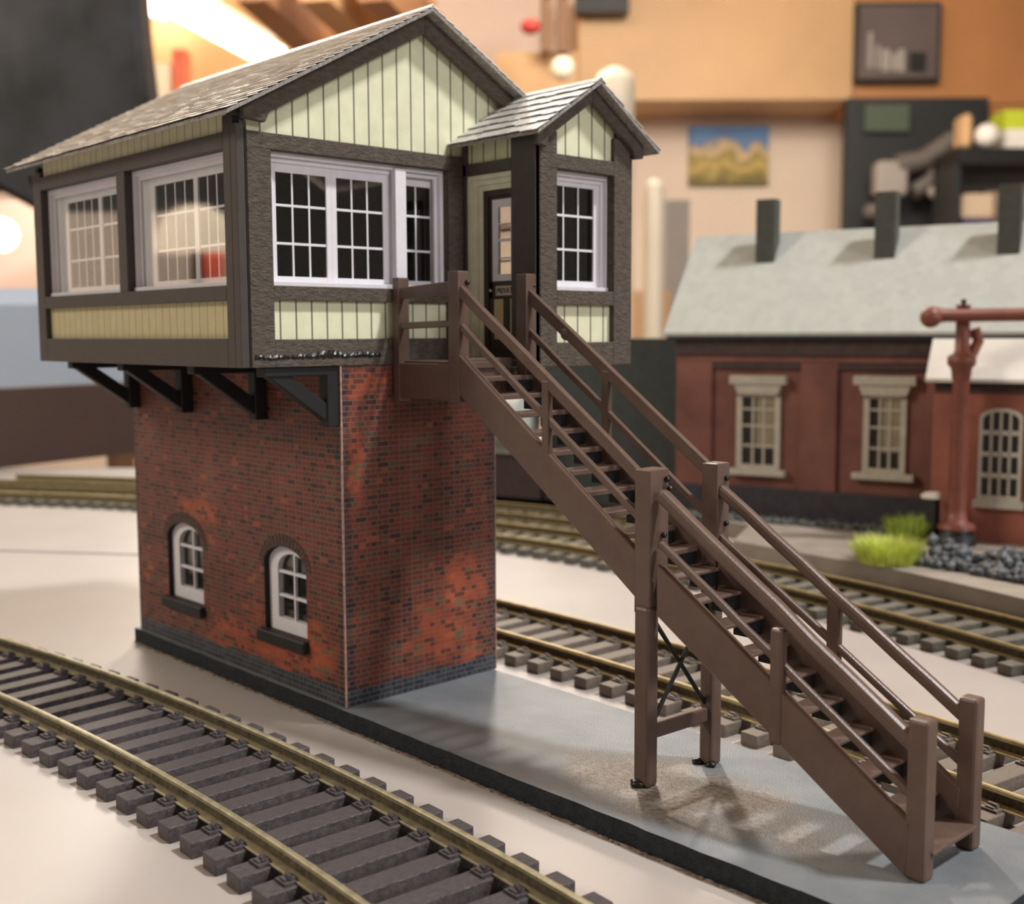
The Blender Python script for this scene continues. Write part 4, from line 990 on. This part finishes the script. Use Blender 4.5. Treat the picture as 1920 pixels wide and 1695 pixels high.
def strip(a, b_, w, label, em=None):
    t_ = thing('strip_light', tuple((a+b_)/2), label, 'ceiling light', 'strip lights')
    sd_ = (b_-a).cross(Vector((0, 0, 1))).normalized(); m_ = MB(); m_.beam(a, b_, w, 5, side=sd_); m_.build('diffuser', em or STR, t_)
    m_ = MB(); m_.beam(a+Vector((0, 0, 8)), b_+Vector((0, 0, 8)), w*0.5, 6, side=sd_); m_.build('housing', WHT, t_)
strip(rp(270, -30, 640), rp(500, 100, 800), 26, 'long bright strip light slanting down to the cabin roof')
strip(rp(200, -22, 760), rp(330, 22, 860-60), 30, 'short bright strip light crossing the top edge, left')
strip(rp(470, -14, 700), rp(690, -6, 700), 20, 'bright strip light just touching the top edge of the picture')

STR2 = emis('added_bright_tube', (255, 244, 226), 17)  # strips added out of view to put a sheen on roof and table
for k, (r_, f_, lbl) in enumerate(((-330, 380, 'first'), (-330, 520, 'second'), (-160, 380, 'third'), (-160, 520, 'fourth'), (10, 520, 'fifth'))):
    a = Vector(rf(r_-8, f_-55, 250.5)); c = Vector(rf(r_+8, f_+55, 250.5)); strip(a, c, 38, 'added unseen strip light high on the ceiling above the room, the %s of five' % lbl, STR2)
# ================================================================== LIGHTS, WORLD, CAMERA
def area(name, pos, target, size, power, col, sy=None):
    l = bpy.data.lights.new(name, 'AREA'); l.energy = power; l.color = col; l.shape = 'RECTANGLE' if sy else 'DISK'; l.size = size
    if sy: l.size_y = sy
    o = bpy.data.objects.new(name, l); COL.objects.link(o); o.location = pos
    o.rotation_euler = (Vector(target)-Vector(pos)).to_track_quat('-Z', 'Y').to_euler(); return o
C0 = Vector((2, 2, 5))
def away(v, d): return C0+Vector(v).normalized()*d
area('ceiling_lamp_near', away((0.62, 0.40, 1.18), 270), C0, 25, 7.2e5, (1.0, 0.98, 0.96))
area('ceiling_lamp_ahead', away((-0.73, 0.69, 0.84), 340), C0, 18, 5.4e5, (1.0, 0.90, 0.78))
area('ceiling_lamp_left_ahead', away((-0.87, 0.49, 0.50), 400), C0, 120, 3.0e5, (1.0, 0.92, 0.82))
area('fill_light_right', away((1.0, 0.05, 0.36), 330), C0, 70, 2.9e5, (0.97, 0.98, 1.0))  # added soft fill to brighten the gable, no known lamp
area('wall_fill_light', CAM+FH*400+Vector((0, 0, 235))+R0*120, CAM+FH*800+R0*150+Vector((0, 0, 40)), 160, 1.7e6, (1.0, 0.9, 0.78))  # added light that brightens the back wall
area('room_lamp_left', CAM+FH*10-R0*190+Vector((0, 0, 120)), C0+Vector((-5, -2, 4)), 60, 2.2e5, (1.0, 0.90, 0.76))
area('cabinet_fill_light', rp(60, 250, 225), rp(60, 480, 262), 14, 0.2e5, (1.0, 0.88, 0.74))  # added fill above the pale cabinet to brighten it
# things to the left of the frame that show only as reflections in the long side windows
def refl(px, py, s_):
    v = FW+RT*((px-960)/FPX)-UP*((py-847.5)/FPX); k = (-2.25-CAM.y)/v.y; h = CAM+v*k; d = Vector((v.x, -v.y, v.z)).normalized(); return h+d*s_
def rquad(x0, x1, y0, y1, s_, name, mat, parent=None):
    a = [refl(x0, y0, s_), refl(x1, y0, s_), refl(x1, y1, s_), refl(x0, y1, s_)]; d = (a[0]-CAM); d = Vector((d.x, d.y, 0)).normalized()*4
    b = MB(); b.add(a+[p+d for p in a], [(0,1,2,3),(7,6,5,4),(0,4,5,1),(1,5,6,2),(2,6,7,3),(3,7,4,0)]); return b.build(name, mat, parent)
T_(rquad(40, 560, 398, 720, 130, 'glow_panel', emis('warm_glow_panel', (232, 208, 186), 1.05)), 'added warm glowing panel reflected in the side windows of the cabin', 'blind')  # added glowing panel that gives the side windows a bright reflection
tl = thing('floor_lamp', tuple(refl(380, 520, 112)), 'white domed floor lamp with a red band reflected in the nearer side window', 'lamp')
b = MB(); c = refl(366, 440, 112); b.lathe([(4.6, -2.0), (4.5, 0.0), (3.6, 2.0), (1.4, 3.2)], tuple(c), 24); b.build('dome_shade', emis('glowing_dome', (255, 232, 200), 3.4), tl)
b = MB(); c = refl(366, 440, 112); b.tube([c, Vector((c.x, c.y, FLOORZ))], 0.7, 10); b.build('lamp_stand', 'iron', tl)
rquad(385, 418, 462, 520, 112, 'red_base', emis('red_glow', (255, 110, 86), 1.5), tl)  # red part made to glow so that its reflection shows
w = bpy.data.worlds.new('World'); sc.world = w; w.use_nodes = True
w.node_tree.nodes['Background'].inputs[0].default_value = lin((214, 202, 192)); w.node_tree.nodes['Background'].inputs[1].default_value = 0.30

cam = bpy.data.cameras.new('Camera'); co_ = bpy.data.objects.new('Camera', cam); COL.objects.link(co_)
rot = Matrix((RT, UP, -FW)).transposed().to_4x4(); rot.translation = CAM; co_.matrix_world = rot
cam.sensor_fit = 'HORIZONTAL'; cam.sensor_width = 36; cam.lens = 36*FPX/1920; cam.clip_start = 0.5; cam.clip_end = 5000
cam.dof.use_dof = True; cam.dof.focus_distance = 22.5; cam.dof.aperture_fstop = 0.235
sc.camera = co_
sc.view_settings.view_transform = 'Standard'; sc.view_settings.look = 'None'; sc.view_settings.gamma = 1; sc.view_settings.exposure = 0.0
sc.cycles.use_denoising = True
sc.cycles.max_bounces = 10; sc.cycles.caustics_reflective = False; sc.cycles.caustics_refractive = False; sc.cycles.sample_clamp_indirect = 6
